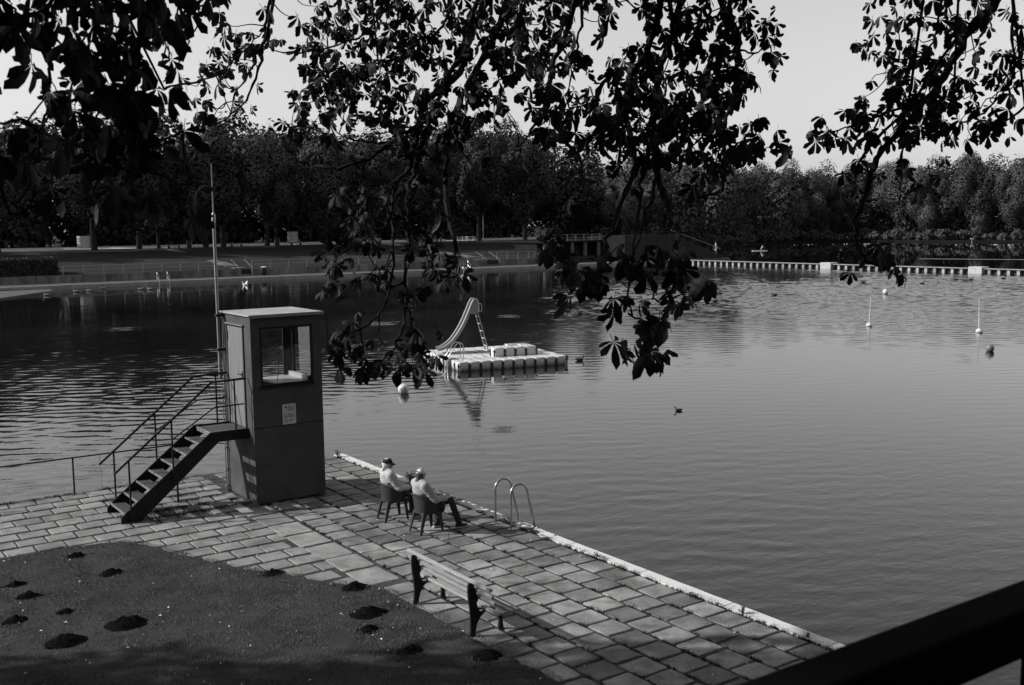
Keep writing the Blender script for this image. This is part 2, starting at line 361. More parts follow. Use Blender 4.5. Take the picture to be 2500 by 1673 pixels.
def inside(x, y, poly):
    c = False; j = len(poly)-1
    for i in range(len(poly)):
        xi, yi = poly[i]; xj, yj = poly[j]
        if (yi > y) != (yj > y) and x < (xj-xi)*(y-yi)/(yj-yi)+xi: c = not c
        j = i
    return c
ORD = ['first', 'second', 'third', 'fourth', 'fifth', 'sixth', 'seventh', 'eighth', 'ninth', 'tenth', 'eleventh', 'twelfth', 'thirteenth', 'fourteenth',
       'fifteenth', 'sixteenth', 'seventeenth', 'eighteenth', 'nineteenth', 'twentieth']
# ------------------------------------------------------------------ ground, water, land
struct(MB().box(-3000, 3000, -3000, 3000, -3.2, -3.0).build('ground', 'ground'))
def lake():
    """one sheet: wind waves as real relief inside the bathing area, flat beyond the boom and outside"""
    def axis(segs):
        out = []
        for a, b, s in segs: out.append(np.arange(a, b, s))
        return np.concatenate(out+[np.array([segs[-1][1]])])
    X = axis([(-500, -30, 94), (-30, -6, .4), (-6, 44, .135), (44, 113.4, .18), (113.4, 900, 131)])
    Y = axis([(-300, -6, 98), (-6, 8, .5), (8, 62, .135), (62, 122, .18), (122, 700, 144)])
    gx, gy = np.meshgrid(X, Y, indexing='ij'); q = np.random.RandomState(12); h = np.zeros_like(gx)
    # waves run towards the deck, crests lie across the lake
    lam = np.exp(q.uniform(math.log(.37), math.log(1.0), 46)); ang = math.radians(36)+q.normal(0, .42, 46)
    for l, a in zip(lam, ang):
        k = 2*math.pi/l; ph = q.uniform(0, 6.28)
        w = np.sin(k*(gx*math.sin(a)+gy*math.cos(a))+ph+.9*np.sin(gx*.21+gy*.17+ph)+.5*np.sin(gx*.7-gy*.5+2*ph))
        h += w*.046/k*math.sqrt(2/46)
    gust = .75+.35*np.sin(gx*.09+gy*.05+1.0)*np.sin(gy*.11-gx*.04)+.2*np.sin(gx*.31-gy*.23)
    lee = np.interp(gy-.10*gx, [50, 100], [1.0, .14]); fwd_ = gx*.57+gy*.82
    shore = np.interp(gx, [10, 26], [.75, .38])*np.interp(fwd_, [14, 30], [.75, 1.0])*(1+np.interp(fwd_, [50, 84], [0, FARW-1])*np.interp(gx, [34, 62], [.12, 1]))
    edge = np.clip((gx+29)/6, 0, 1)*np.clip((113.2-gx)/3, 0, 1)*np.clip((gy+5)/4, 0, 1)*np.clip((121.8-gy)/3, 0, 1)
    gz = WATER+h*gust*lee*shore*edge*WAVE
    nx, ny = gx.shape; V = np.stack([gx, gy, gz], -1).reshape(-1, 3).astype(np.float32)
    ix = (np.arange(nx-1)[:, None]*ny+np.arange(ny-1)[None]).ravel(); Q = np.stack([ix, ix+ny, ix+ny+1, ix+1], 1).astype(np.int32)
    me = bpy.data.meshes.new('lake_water'); me.vertices.add(len(V)); me.vertices.foreach_set('co', V.ravel()); me.loops.add(Q.size); me.loops.foreach_set('vertex_index', Q.ravel())
    me.polygons.add(len(Q)); me.polygons.foreach_set('loop_start', np.arange(0, Q.size, 4, dtype=np.int32)); me.polygons.foreach_set('loop_total', np.full(len(Q), 4, np.int32))
    me.polygons.foreach_set('use_smooth', np.ones(len(Q), bool)); me.materials.append(MATS['lake_water']); me.update(); print('lake quads', len(Q))
    return link('lake_water', me, None, 'structure')
WAVE = 1.0; FARW = 9.0
lake()
struct(MB().box(-120, 11.84, -120, 25.35, -3.0, -0.018).build('deck_base', 'joint'))

LAWN = [(-120,21.2),(1.0,21.15),(3.1,21.0),(4.3,20.95),(5.2,20.75),(5.5,20.2),(5.75,19.4),(6.08,18.6),(6.5,17.7),(6.96,16.94),(7.5,15.9),(7.95,15.09),(8.0,13.8),(8.02,12.4),(8.08,11.5),(8.1,10.5),(8.05,-120),(-120,-120)]
def ragged(poly):
    out = []
    for (ax, ay), (bx, by) in zip(poly, poly[1:]+poly[:1]):
        L_ = math.hypot(bx-ax, by-ay); n = int(L_/.12) if max(abs(ax), abs(bx)) < 12 and max(abs(ay), abs(by)) < 30 else 1
        for i in range(max(1, n)):
            x, y = ax+(bx-ax)*i/max(1, n), ay+(by-ay)*i/max(1, n)
            if n > 1: x += .07*mnoise.noise((x*3.1, y*3.1, 2))+.04*mnoise.noise((x*9, y*9, 4)); y += .07*mnoise.noise((x*3.1, y*3.1, 6))+.04*mnoise.noise((x*9, y*9, 9))
            out.append((x, y))
    return out
lm = MB().prism(ragged(LAWN), lambda x, y: (x, y, -0.05), lambda x, y: (x, y, 0.012))
struct(lm.build('lawn', 'lawn'))

# paving slabs, one object each
def slab_mesh(name, sx, sy, m, seed):
    q = random.Random(seed); h = 0.055; b = 0.012; V = []
    c = [(-sx/2,-sy/2),(sx/2,-sy/2),(sx/2,sy/2),(-sx/2,sy/2)]
    # worn outline: each side gets two extra points, each corner is knocked off a little
    out = []
    for i in range(4):
        (x0, y0), (x1, y1) = c[i], c[(i+1) % 4]; L_ = math.hypot(x1-x0, y1-y0); nx, ny = (y1-y0)/L_, -(x1-x0)/L_
        for t in (0.03+q.random()*0.05, 0.35+q.random()*0.1, 0.65+q.random()*0.1, 0.97-q.random()*0.05):
            k = -q.random()*0.012; out.append((x0+(x1-x0)*t+nx*k, y0+(y1-y0)*t+ny*k))
    n = len(out)
    for z, s_ in ((-h, 1.0), (-b*0.8, 1.0), (0.0, 1.0-2*b/min(sx, sy))):
        V += [(x*s_, y*s_, z) for x, y in out]
    F = [tuple(range(2*n, 3*n))]
    for k in (0, 1): F += [(k*n+i, k*n+(i+1) % n, (k+1)*n+(i+1) % n, (k+1)*n+i) for i in range(n)]
    return MB().add(V, F).mesh(name, m)
PAV = struct(MB().box(8.0, 11.84, 3.0, 25.3, -0.06, -0.016).build('paving', 'joint'))
SQ = [slab_mesh('slab', 0.505, 0.485, 'slab', i) for i in range(7)]
BR = [slab_mesh('slab', 0.52, 0.455, 'slab_pale', 20+i) for i in range(7)]
BG = [slab_mesh('slab', 0.64, 0.83, 'slab_big', 40+i) for i in range(4)]
CABX, CABY = (8.3, 9.92), (21.7, 23.37)
def put_slab(meshes, x, y, sx=1.0):
    if inside(x, y, LAWN) and inside(x+0.12, y+0.15, LAWN): return
    if CABX[0]+0.2 < x < CABX[1]-0.2 and CABY[0]+0.2 < y < CABY[1]-0.2: return
    o = bpy.data.objects.new('slab', rnd.choice(meshes)); COL.objects.link(o); o.parent = PAV
    o.location = (x+rnd.uniform(-.008, .008), y+rnd.uniform(-.01, .01), rnd.uniform(-0.006, 0.004))
    o.rotation_euler = (R(rnd.uniform(-.6, .6)), R(rnd.uniform(-.6, .6)), R(rnd.uniform(-1.3, 1.3))+rnd.choice((0, math.pi))); o.scale = (sx, 1, 1)
for ci, cx in enumerate((8.27, 8.82, 9.35, 9.90, 10.45, 11.0, 11.555)):
    y = 8.3+(0.0, 0.27, 0.02, 0.3, 0.05, 0.24, 0.0)[ci]
    while y < 25.2:
        if ci > 0 or y < 15.6: put_slab(SQ, cx, y)
        y += 0.528
y = 16.05
while y < 21.6:
    put_slab(BG, 8.16, y); y += 0.885
row = 0; y = 16.0
while y < 25.2:
    x = 1.2+(0.0, 0.27, 0.1, 0.4)[row % 4]
    lim = 7.85 if y < 21.9 else 8.25
    while x < lim-0.25: put_slab(BR, x, y); x += 0.545
    gap = lim-(x-0.29)
    if gap > 0.16: put_slab(BR, x-0.29+gap/2+0.02, y, (gap-.04)/0.52)
    row += 1; y += 0.53 if y < 21 else 0.53
extra = MB()
for yy in np.arange(21.3, 25.3, 0.53):
    x = 0.7
    while x > -14: extra.box(x-.26, x+.26, yy-.23, yy+.23, -0.05, 0.0); x -= 0.545
for xx in (8.82, 9.35, 9.90, 10.45, 11.0, 11.555):
    for yy in np.arange(7.8, -10, -0.528): extra.box(xx-.25, xx+.25, yy-.24, yy+.24, -0.05, 0.0)
extra.build('paving_beyond', 'slab', None, kind='stuff')

# white painted kerb stones along the lake edge
KERB = struct(MB().box(11.90, 12.03, -60, 25.33, -3.0, -0.06).build('kerb', 'far_concrete'))
y = 25.34
while y > -6:
    n = 14; L_ = 1.98; V = []
    for i in range(n+1):
        yy = y-L_*i/n
        chip = max(0.0, mnoise.noise((yy*1.9, 3.1, 0)))*0.022+max(0, mnoise.noise((yy*7, 1.1, 0)))*0.012; ch2 = max(0.0, mnoise.noise((yy*2.3, 9.1, 0)))*0.03
        V += [(11.842+ch2, yy, -0.075), (11.842+ch2, yy, 0.018), (12.075-chip, yy, 0.022), (12.085-chip*0.8, yy, -0.4)]
    F = [(4*i+j, 4*i+(j+1) % 4, 4*i+4+(j+1) % 4, 4*i+4+j) for i in range(n) for j in range(4)]+[(3, 2, 1, 0), (4*n, 4*n+1, 4*n+2, 4*n+3)]
    MB().add(V, F).build('kerb_stone', 'kerb_paint', KERB); y -= 2.0

# lawn grass, weeds in the joints, molehills, fallen leaves
NP = np.random.RandomState(4)
def blades(P, h, w, lean, k=1.0):
    n = len(P); a = NP.uniform(0, 2*np.pi, n); hh = h*NP.uniform(.5, 1.35, n); ww = w*NP.uniform(.7, 1.3, n)
    dx, dy = np.cos(a), np.sin(a); l = lean*hh*NP.uniform(-1, 1, n)
    V = np.zeros((n, 3, 3)); V[:, 0] = P; V[:, 1] = P; V[:, 2] = P
    V[:, 0, 0] -= dx*ww/2; V[:, 0, 1] -= dy*ww/2; V[:, 1, 0] += dx*ww/2; V[:, 1, 1] += dy*ww/2
    V[:, 2, 0] += -dy*l+NP.normal(0, .2, n)*hh; V[:, 2, 1] += dx*l+NP.normal(0, .2, n)*hh; V[:, 2, 2] += hh
    return V.reshape(-1, 3)
pts = []
xs = NP.uniform(-0.8, 8.3, 290000); ys = NP.uniform(9.0, 21.3, 290000)
for x, y in zip(xs, ys):
    if inside(x-0.10-0.14*mnoise.noise((x*2.5, y*2.5, 0)), y-0.09-0.12*mnoise.noise((x*3, y*3, 5)), LAWN): pts.append((x, y, 0.008))
P = np.array(pts)
hk = np.array([.45+.9*max(0, mnoise.noise((p[0]*2.1, p[1]*2.1, 3))+.25)+1.1*max(0, mnoise.noise((p[0]*6, p[1]*6, 8))-.15) for p in P[:, :2]])
BV = blades(P, 0.036, 0.0065, 0.6).reshape(-1, 3, 3); BV[:, 2] = P+(BV[:, 2]-P)*hk[:, None]
link('grass', poly_mesh('grass', BV.reshape(-1, 3), 3, 'grass'), None, 'stuff')
wp = []
def tuft(x, y, n, s): wp.extend((x+rnd.gauss(0, s), y+rnd.gauss(0, s), -0.02) for _ in range(n))
for _ in range(420):
    cx = rnd.choice((8.545, 9.08, 9.62, 10.17, 10.72, 11.27)); tuft(cx+rnd.uniform(-.01, .01), rnd.uniform(8.5, 25), 16, 0.02)
for _ in range(260): tuft(11.84, rnd.uniform(8.5, 25.2), rnd.randint(8, 34), 0.028)
for _ in range(40): tuft(11.83+rnd.uniform(-.05, .08), rnd.choice((rnd.uniform(15.5, 19), rnd.uniform(9.2, 12), rnd.uniform(13.6, 15))), 60, 0.05)
for _ in range(130): tuft(rnd.uniform(5.7, 8.1), 22.0+rnd.randint(0, 4)*0.53+rnd.uniform(-.05, .05), rnd.randint(20, 70), 0.06)
for _ in range(40): tuft(rnd.uniform(5.6, 7.6), rnd.uniform(21.6, 22.8), 50, 0.09)
for _ in range(120): tuft(rnd.uniform(-2, 8.2), 25.25+rnd.uniform(-.12, .1), rnd.randint(15, 50), 0.06)
for _ in range(90): tuft(rnd.uniform(1, 7.8), 16.27+0.53*rnd.randint(0, 16), 8, 0.03)
for _ in range(60): tuft(rnd.uniform(8.3, 10), rnd.choice((21.66, 23.42))+rnd.uniform(-.03, .03), 30, 0.03)
link('joint_weeds', poly_mesh('joint_weeds', blades(np.array(wp), 0.055, 0.012, 0.8), 3, 'weed'), None, 'stuff')
MOLE = [(4.25,20.3,.20,'beside the paving in front of the steps'),(2.2,21.0,.17,'at the far left corner of the lawn'),(4.52,18.86,.24,'in the middle of the upper lawn'),(3.05,19.23,.19,'close to the left edge, upper of two'),
 (3.1,18.49,.22,'close to the left edge, lower of two'),(3.43,17.34,.16,'small, left of the widest one'),(2.71,17.42,.22,'at the left edge above the shade'),(4.07,16.24,.36,'the widest on the lawn'),
 (3.15,16.05,.33,'second widest, nearest the shaded lawn on the left'),(6.8,17.14,.22,'touching the paving near the middle'),(7.61,15.64,.25,'by the paving left of the bench'),
 (7.24,14.42,.33,'broad and low, left of the bench leg'),(6.93,13.81,.22,'just below the broad one'),(7.03,12.75,.22,'in the shade towards the bottom'),(7.81,11.94,.24,'in the shade beside the near bench end')]
for i, (x, y, r, where) in enumerate(MOLE):
    V = [(0, 0, 0)]; F = []; nr, ns = 6, 18; top = r*0.33
    for k in range(nr+1):
        t = k/nr
        for j in range(ns):
            a = 2*math.pi*j/ns; w = r*t*(1+0.22*mnoise.noise((math.cos(a)*1.5+i*7, math.sin(a)*1.5, 1)))
            z = top*(math.cos(t*math.pi)*0.5+0.5)+0.06*mnoise.noise((math.cos(a)*t*5+i*3, math.sin(a)*t*4, k*0.8))*(1-t*0.7)-0.01*t
            V.append((w*math.cos(a)*1.15, w*math.sin(a)*0.95, z+0.012 if k < nr else -0.01))
    V[0] = (0, 0, V[1][2]); F = [(0, 1+j, 1+(j+1) % ns) for j in range(ns)]
    for k in range(nr): F += [(1+k*ns+j, 1+(k+1)*ns+j, 1+(k+1)*ns+(j+1) % ns, 1+k*ns+(j+1) % ns) for j in range(ns)]
    o = MB().add(V, F).build('molehill', 'soil', None, True); o.location = (x, y, 0)
    tag(o, 'dark soil molehill, '+where, 'molehill', 'molehills on the lawn')
crumbs = MB()
for (x, y, r, _) in MOLE:
    for _k in range(11):
        a = rnd.uniform(0, 6.28); d = r*rnd.uniform(.5, 1.5); s_ = rnd.uniform(.006, .018); zz = 0.02 if d > r else 0.02+r*0.42*(math.cos(d/r*math.pi)*.5+.5)
        crumbs.ell((x+d*math.cos(a), y+d*math.sin(a), zz), (s_, s_*.8, s_*.7), 5, 3)
crumbs.build('soil_crumbs', 'soil', None, kind='stuff')
fl = []
for _ in range(330):
    x, y = rnd.uniform(1.8, 8), rnd.uniform(9.5, 21.3)
    if rnd.random() < 0.2: x, y = rnd.uniform(8, 11.8), rnd.uniform(9.5, 20)
    s_ = rnd.uniform(.010, .028); a = rnd.uniform(0, 6.28); z = 0.045 if inside(x, y, LAWN) else 0.012
    ca, sa = math.cos(a)*s_, math.sin(a)*s_
    fl += [(x-ca, y-sa, z), (x-sa*.5, y+ca*.5, z+s_*.8), (x+ca, y+sa, z+.005), (x+sa*.5, y-ca*.5, z+s_*.3)]
link('fallen_leaves', poly_mesh('fallen_leaves', fl, 4, 'dead_leaf'), None, 'stuff')

def broad_plant(label, x, y, h, n, seed, z=0.0):
    q = random.Random(seed); t = thing('kerb_plant', label, 'plant', (x, y, z), 0, 'weeds growing on the kerb')
    stem = MB(); lv = []
    for _ in range(n):
        a = q.uniform(0, 6.28); hh = h*q.uniform(.4, 1); l = h*q.uniform(.15, .55); tip = Vector((math.cos(a)*l, math.sin(a)*l, hh))
        stem.tube([(0, 0, -.03), tip*0.55+Vector((0, 0, hh*.12)), tip], 0.004, 5)
        for k in range(3):
            p = tip*(0.55+0.22*k); b = q.uniform(0, 6.28); s_ = h*q.uniform(.18, .34); d = Vector((math.cos(b), math.sin(b), q.uniform(-.3, .5))).normalized(); e = d.cross(Vector((0, 0, 1))).normalized()
            lv += [p, p+d*s_*.5+e*s_*.33, p+d*s_, p+d*s_*.5-e*s_*.33]
    stem.build('stem', 'weed', t); link('foliage', poly_mesh('foliage', [tuple(p) for p in lv], 4, 'weed'), t)
broad_plant('tall leafy weed at the kerb beyond the two seated people', 11.88, 21.3, 0.30, 20, 1)
broad_plant('leafy weed at the foot of the pool ladder', 11.80, 17.25, 0.16, 14, 2)
broad_plant('leafy weed on the kerb right of the pool ladder', 11.84, 16.45, 0.16, 14, 3)
broad_plant('leafy weed on the kerb at the far deck corner behind the cabin', 11.80, 25.0, 0.22, 14, 4)
broad_plant('low weed on the kerb halfway along the near edge', 11.85, 10.95, 0.14, 12, 5)
broad_plant('small low weed on the white kerb close to the handrail', 11.9, 9.75, 0.10, 9, 6)
broad_plant('small low weed on the white kerb below the ladder', 11.86, 14.45, 0.12, 10, 7)

# ------------------------------------------------------------------ lifeguard cabin
cab = thing('lifeguard_cabin', 'tall dark metal lifeguard cabin with big windows on the paved deck', 'cabin', (0, 0, 0))
(x0, x1), (y0, y1), ZT, WZ0, WZ1, T = CABX, CABY, 4.10, 2.57, 3.86, 0.045
def wall(kind):
    b = MB()
    if kind == 'front': b.box(x0, x1, y0, y0+T, 0.03, WZ0).box(x0, x1, y0, y0+T, WZ1, ZT).box(x0, x0+.2, y0, y0+T, WZ0, WZ1).box(x1-.2, x1, y0, y0+T, WZ0, WZ1)
    if kind == 'back': b.box(x0, x1, y1-T, y1, 0.03, WZ0-.1).box(x0, x1, y1-T, y1, WZ1, ZT).box(x0, x0+.15, y1-T, y1, WZ0-.1, WZ1).box(x1-.16, x1, y1-T, y1, WZ0-.1, WZ1)
    if kind == 'right': b.box(x1-T, x1, y0+T, y1-T, 0.03, WZ0-.1).box(x1-T, x1, y0+T, y1-T, WZ1, ZT).box(x1-T, x1, y0+T, y0+.15, WZ0-.1, WZ1).box(x1-T, x1, y1-.16, y1-T, WZ0-.1, WZ1)
    if kind == 'left': b.box(x0, x0+T, y0+T, y1-T, 0.03, 1.62).box(x0, x0+T, y0+T, y1-T, 3.87, ZT).box(x0, x0+T, y0+T, 22.1, 1.62, 3.87).box(x0, x0+T, 23.1, y1-T, 1.62, 3.87)
    return b
for k in ('front', 'back', 'right', 'left'): wall(k).build('wall', 'cabin_paint', cab)
MB().box(x0+T, x1-T, y0+T, y1-T, 1.55, 1.60).build('floor_plate', 'interior', cab)
rf = MB().prism([(-.05, 0), (1.68, 0), (1.68, .03), (-.05, .03)], lambda a, b: (x0+a, y0-.06, ZT+.004+b), lambda a, b: (x0+a, y1+.05, ZT+.004+b)).build('roof', 'roof_felt', cab)
MB().box(x0-.052, x1+.062, y0-.066, y0-.058, ZT-.03, ZT+.036).build('fascia', 'galvanised', rf)
def window(ax, a0, a1, pos, z0, z1):
    w = MB(); t = .045
    def bb(p0, p1, q0, q1):
        if ax == 'x': w.box(p0, p1, pos-.022, pos+.03, q0, q1)
        else: w.box(pos-.022, pos+.03, p0, p1, q0, q1)
    bb(a0, a1, z0, z0+t); bb(a0, a1, z1-t, z1); bb(a0, a0+t, z0+t, z1-t); bb(a1-t, a1, z0+t, z1-t)
    f = w.build('window', 'black_steel', cab); p = MB()
    if ax == 'x': p.box(a0+t, a1-t, pos+.002, pos+.006, z0+t, z1-t)
    else: p.box(pos+.002, pos+.006, a0+t, a1-t, z0+t, z1-t)
    p.build('pane', 'pane_glass', f)
window('x', x0+.2, x1-.2, y0+.02, WZ0, WZ1); window('x', x0+.15, x1-.16, y1-.02, WZ0-.1, WZ1); window('y', y0+.15, y1-.16, x1-.02, WZ0-.1, WZ1)
MB().box(x0+.2-.03, x1-.17, y0-.05, y0-.001, WZ0-.035, WZ0-.002).build('window_sill', 'black_steel', cab)
MB().box(x0+.75, x1-T-.002, y0+.42, y1-T-.002, WZ0-.06, WZ0-.02).build('desk', 'white_board', cab)
MB().box(x1-.12, x1-T-.004, y0+.42, y1-T-.004, WZ0-.019, WZ0+.08).build('desk_upstand', 'white_board', cab)
MB().box(x1-.30, x1-.22, y0+.06, y0+.12, WZ0+.0, WZ0+.14).build('radio', 'black_steel', cab)
MB().tube([(x0+.62, y0+.2, WZ0-.25), (x0+.95, y0+.75, WZ0+.62)], .007, 6).build('blind_rod', 'black_steel', cab)
MB().box(x0+T, x0+.75, y0+T, y1-T, WZ0-.30, WZ0-.27).build('bench_seat', 'interior', cab)
d = MB().box(x0-.012, x0+.03, 22.14, 23.06, 1.65, 3.83).build('door', 'door_paint', cab)
MB().box(x0-.03, x0-.002, 22.09, 22.135, 1.62, 3.87).build('door_frame', 'cabin_paint', d); MB().box(x0-.03, x0-.002, 23.065, 23.11, 1.62, 3.87).build('door_frame', 'cabin_paint', d)
MB().box(x0-.05, x0-.002, 22.06, 23.14, 3.872, 3.90).build('drip_edge', 'door_paint', d)
MB().tube([(x0-.013, 22.22, 2.82), (x0-.07, 22.22, 2.82), (x0-.07, 22.36, 2.82)], .012, 6).box(x0-.02, x0-.0125, 22.195, 22.245, 2.70, 2.88).build('handle', 'black_steel', d)
for z in (3.62, 1.92): MB().box(x0-.034, x0-.0125, 23.03, 23.062, z-.10, z+.10).build('hinge', 'black_steel', d)
MB().tube([(x0-.03, y1-.04, .02), (x0-.03, y1-.04, 2.7), (x0-.03, y1-.10, 3.95), (x0-.03, y1-.02, 4.03)], .016, 6).tube([(x0-.075, y1-.03, .02), (x0-.075, y1-.03, 2.4)], .012, 6).build('conduit', 'galvanised', cab)
for z in (.12, .5, 1.0, 1.5, 2.2): MB().box(x0-.10, x0-.001, y1-.07, y1-.01, z, z+.03).build('pipe_clip', 'galvanised', cab)
MB().add([(x0-.22,y0-.12,0),(x0+.02,y0-.18,0),(x0-.02,y0+.10,0),(x0-.08,y0-.02,.20)], [(2,1,0),(0,1,3),(1,2,3),(2,0,3)]).build('foot_wedge', 'far_concrete', cab)
MB().tube([(x1+.0, y0+.08, 3.98), (x1+.16, y0+.08, 3.98), (x1+.2, y0+.08, 3.9), (x1+.2, y0+.08, 3.2)], .014, 6).build('lamp_arm', 'black_steel', cab)
MB().box(x0-.004, x1+.004, y0-.006, y0-.001, 1.675, 1.69).build('weld_seam', 'black_steel', cab)
# notice sheet with its print
no = MB().box(8.955, 9.265, y0-.012, y0-.004, 1.70, 2.145).build('notice', 'paper', cab)
pr = MB()
def mark(a, b, c, e): pr.box(8.955+a, 8.955+b, y0-.0145, y0-.0125, 2.145-e, 2.145-c)
q = random.Random(3)
mark(.06, .10, .045, .09)
for i in range(4):
    xx = .12
    while xx < .26:
        w = q.uniform(.012, .03); mark(xx, min(xx+w, .275), .045+i*.03, .058+i*.03); xx += w+.008
for i in range(5):
    for j in range(2): mark(.03+i*.052, .03+i*.052+q.uniform(.02, .036), .215+j*.045, .215+j*.045+q.uniform(.018, .03))
mark(.05, .10, .32, .33); mark(.05, .10, .39, .40); mark(.05, .06, .33, .39); mark(.09, .10, .33, .39); mark(.14, .26, .34, .35); mark(.14, .22, .37, .38)
pr.build('printing', 'ink', no)
for (a, z) in ((.02, .012), (.29, .012), (.02, .43), (.29, .43)): MB().ell((8.955+a, y0-.013, 2.145-z), .006, 6, 4).build('screw', 'black_steel', no)

# mast strapped to the cabin
mast = thing('antenna_mast', 'slim grey metal mast rising beside the cabin door', 'mast', (8.17, 23.29, 0))
MB().tube([(0, 0, 2.62), (0, 0, 6.15)], .034, 10).build('pole', 'galvanised', mast, True)
MB().tube([(0, 0, 6.10), (0, 0, 6.28), (0, 0, 6.33)], [.044, .044, .02], 10).build('collar', 'galvanised', mast, True)
MB().tube([(0, 0, 6.30), (0, 0, 7.40)], [.016, .009], 6).build('rod', 'galvanised', mast, True)
for z in (4.02, 3.25): MB().box(-.06, .12, -.05, .05, z, z+.05).build('bracket', 'black_steel', mast)

# ------------------------------------------------------------------ steel staircase
st = thing('steel_staircase', 'black steel staircase with grating treads leading up to the cabin door', 'stairs')
SY0, SY1 = 22.0, 23.1
def tread(xn, z, d):
    b = MB(); b.box(xn, xn+.025, SY0+.03, SY1-.03, z-.035, z)
    b.box(xn+d-.02, xn+d, SY0+.03, SY1-.03, z-.035, z)
    x = xn+.04
    while x < xn+d-.03: b.box(x, x+.011, SY0+.03, SY1-.03, z-.03, z-.003); x += .028
    for yy in np.linspace(SY0+.04, SY1-.045, 9): b.box(xn, xn+d, yy, yy+.005, z-.032, z-.006)
    return b
for k in range(7):
    t_ = tread(5.60+.272*k, .20+.205*k, .27).build('tread', 'grating', st)
    MB().box(5.592+.272*k, 5.612+.272*k, SY0+.03, SY1-.03, .167+.205*k, .206+.205*k).build('nosing', 'galvanised', t_)
ld = tread(7.50, 1.63, .78).build('landing', 'grating', st)
MB().box(7.492, 7.512, SY0+.03, SY1-.03, 1.55, 1.636).build('nosing', 'galvanised', ld)
for yy in (SY0-.006, SY1-.024):
    prof = [(5.52, 0.0), (5.52, .12), (5.66, .25), (7.44, 1.66), (8.29, 1.66), (8.29, 1.44), (7.62, 1.44), (5.92, 0.0)]
    MB().prism(prof, lambda a, b: (a, yy, b), lambda a, b: (a, yy+.03, b)).build('stringer', 'black_steel', st)
for yy in (SY0-.03, SY1+.03):
    h = MB().tube([(5.42, yy, 1.06), (5.62, yy, 1.22), (7.50, yy, 2.74), (8.26, yy, 2.76)], .026, 8).build('handrail', 'black_steel', st, True)
    MB().tube([(6.62, yy, 1.62 if yy < 22.5 else 1.62), (7.55, yy, 2.20), (8.20, yy, 2.21)], .016, 8).build('mid_rail', 'black_steel', st, True)
    for xx, zb, zt in ((5.72, .05, 1.29), (6.62, .72, 2.02), (8.0, 1.47, 2.75)): MB().tube([(xx, yy, zb), (xx, yy, zt)], .02, 8).build('post', 'black_steel', st, True)
MB().tube([(7.0, 23.0, 0), (7.0, 23.0, 1.16)], .022, 8).build('prop', 'black_steel', st)

# low pipe railing at the lake end of the deck
pr_ = thing('deck_railing', 'single dark pipe rail on thin posts along the lake end of the deck', 'railing', (0, 25.15, 0))
MB().tube([(-6, 0, .86), (8.1, 0, .86)], .017, 8).build('rail', 'black_steel', pr_, True)
for xx in (-4.7, -2.2, .3, 2.8, 5.32, 7.7): MB().tube([(xx, 0, -.03), (xx, 0, .85)], .02, 8).build('post', 'black_steel', pr_, True)
MB().tube([(5.9, 0.0, .85), (5.92, -.02, .4), (5.91, -.03, .05)], .004, 5).build('hanging_wire', 'steel_grey', pr_)

# ------------------------------------------------------------------ pool ladder
la = thing('pool_ladder', 'arched stainless steel pool ladder with a pale step on the kerb', 'ladder', (0, 0, 0))
def arch(xa, xb, h, r, zb, n=10):
    pts = [(xa, zb)]; c0 = xa+r; pts += [(c0-r*math.cos(math.pi*t/n), h-r+r*math.sin(math.pi*t/n)) for t in range(n+1)]; pts += [(xb, -.05), (xb+.03, -.2), (xb+.03, -1.3)]; return pts
for yy in (17.38, 16.83):
    P_ = arch(11.62, 12.20, .90, .20, 0.0); MB().tube([(a, yy, b) for a, b in P_], .025, 10).build('rail', 'stainless', la, True)
    MB().lathe([(.055, 0), (.055, .012), (.03, .025), (.022, .03)], 12, (11.62, yy, .004)).build('base_flange', 'stainless', la, True)
    MB().tube([(12.205, yy, -.08), (12.30, yy, -.08)], .014, 6).build('bolt', 'black_steel', la)
for z, m_ in ((-.10, 'white_board'), (-.40, 'stainless'), (-.70, 'stainless')): MB().box(12.11, 12.28, 16.86, 17.35, z, z+.03).build('step', m_, la)

# ------------------------------------------------------------------ park bench
be = thing('park_bench', 'slatted wooden park bench with black cast iron ends facing the lake', 'bench', (8.08, 0, 0))
SUP = [(-.085,0),(-.03,.0),(.015,.0),(.02,.06),(.05,.18),(.12,.28),(.25,.365),(.33,.40),(.33,.44),(.27,.445),(.24,.43),(.235,.40),(.19,.355),(.14,.34),(.095,.365),(.065,.42),(.05,.50),(.075,.53),(.075,.56),(.05,.60),(.05,.64),(.035,.67),(.01,.72),(.01,.76),(-.02,.80),(-.055,.815),(-.085,.80),(-.095,.70),(-.085,.55),(-.06,.40),(-.05,.25),(-.06,.10)]
FRL = [(.40,.40),(.50,.40),(.505,.30),(.50,.15),(.515,.03),(.53,0),(.43,0),(.435,.04),(.445,.15),(.43,.30)]
for yy in (12.70, 14.36):
    soft(MB().prism(SUP, lambda a, b: (a, yy-.02, b), lambda a, b: (a, yy+.025, b)).build('end_support', 'cast_iron', be), .006)
    soft(MB().prism(FRL, lambda a, b: (a, yy-.02, b), lambda a, b: (a, yy+.025, b)).build('leg', 'cast_iron', be), .006)
    MB().box(.06, .52, yy-.018, yy+.018, .385, .402).build('seat_bearer', 'cast_iron', be)
for (x, z, w, h, tilt) in ((.012, .808, .046, .046, .14), (.040, .70, .046, .046, .14), (.075, .595, .046, .046, .2), (.150, .425, .068, .040, 0), (.265, .420, .068, .040, 0), (.38, .420, .068, .040, 0), (.49, .424, .068, .040, 0)):
    o = soft(MB().box(-w/2, w/2, 12.24, 14.66, -h/2, h/2).build('slat', 'bench_wood', be), .005); o.location = (x, 0, z); o.rotation_euler = (0, -tilt, 0)

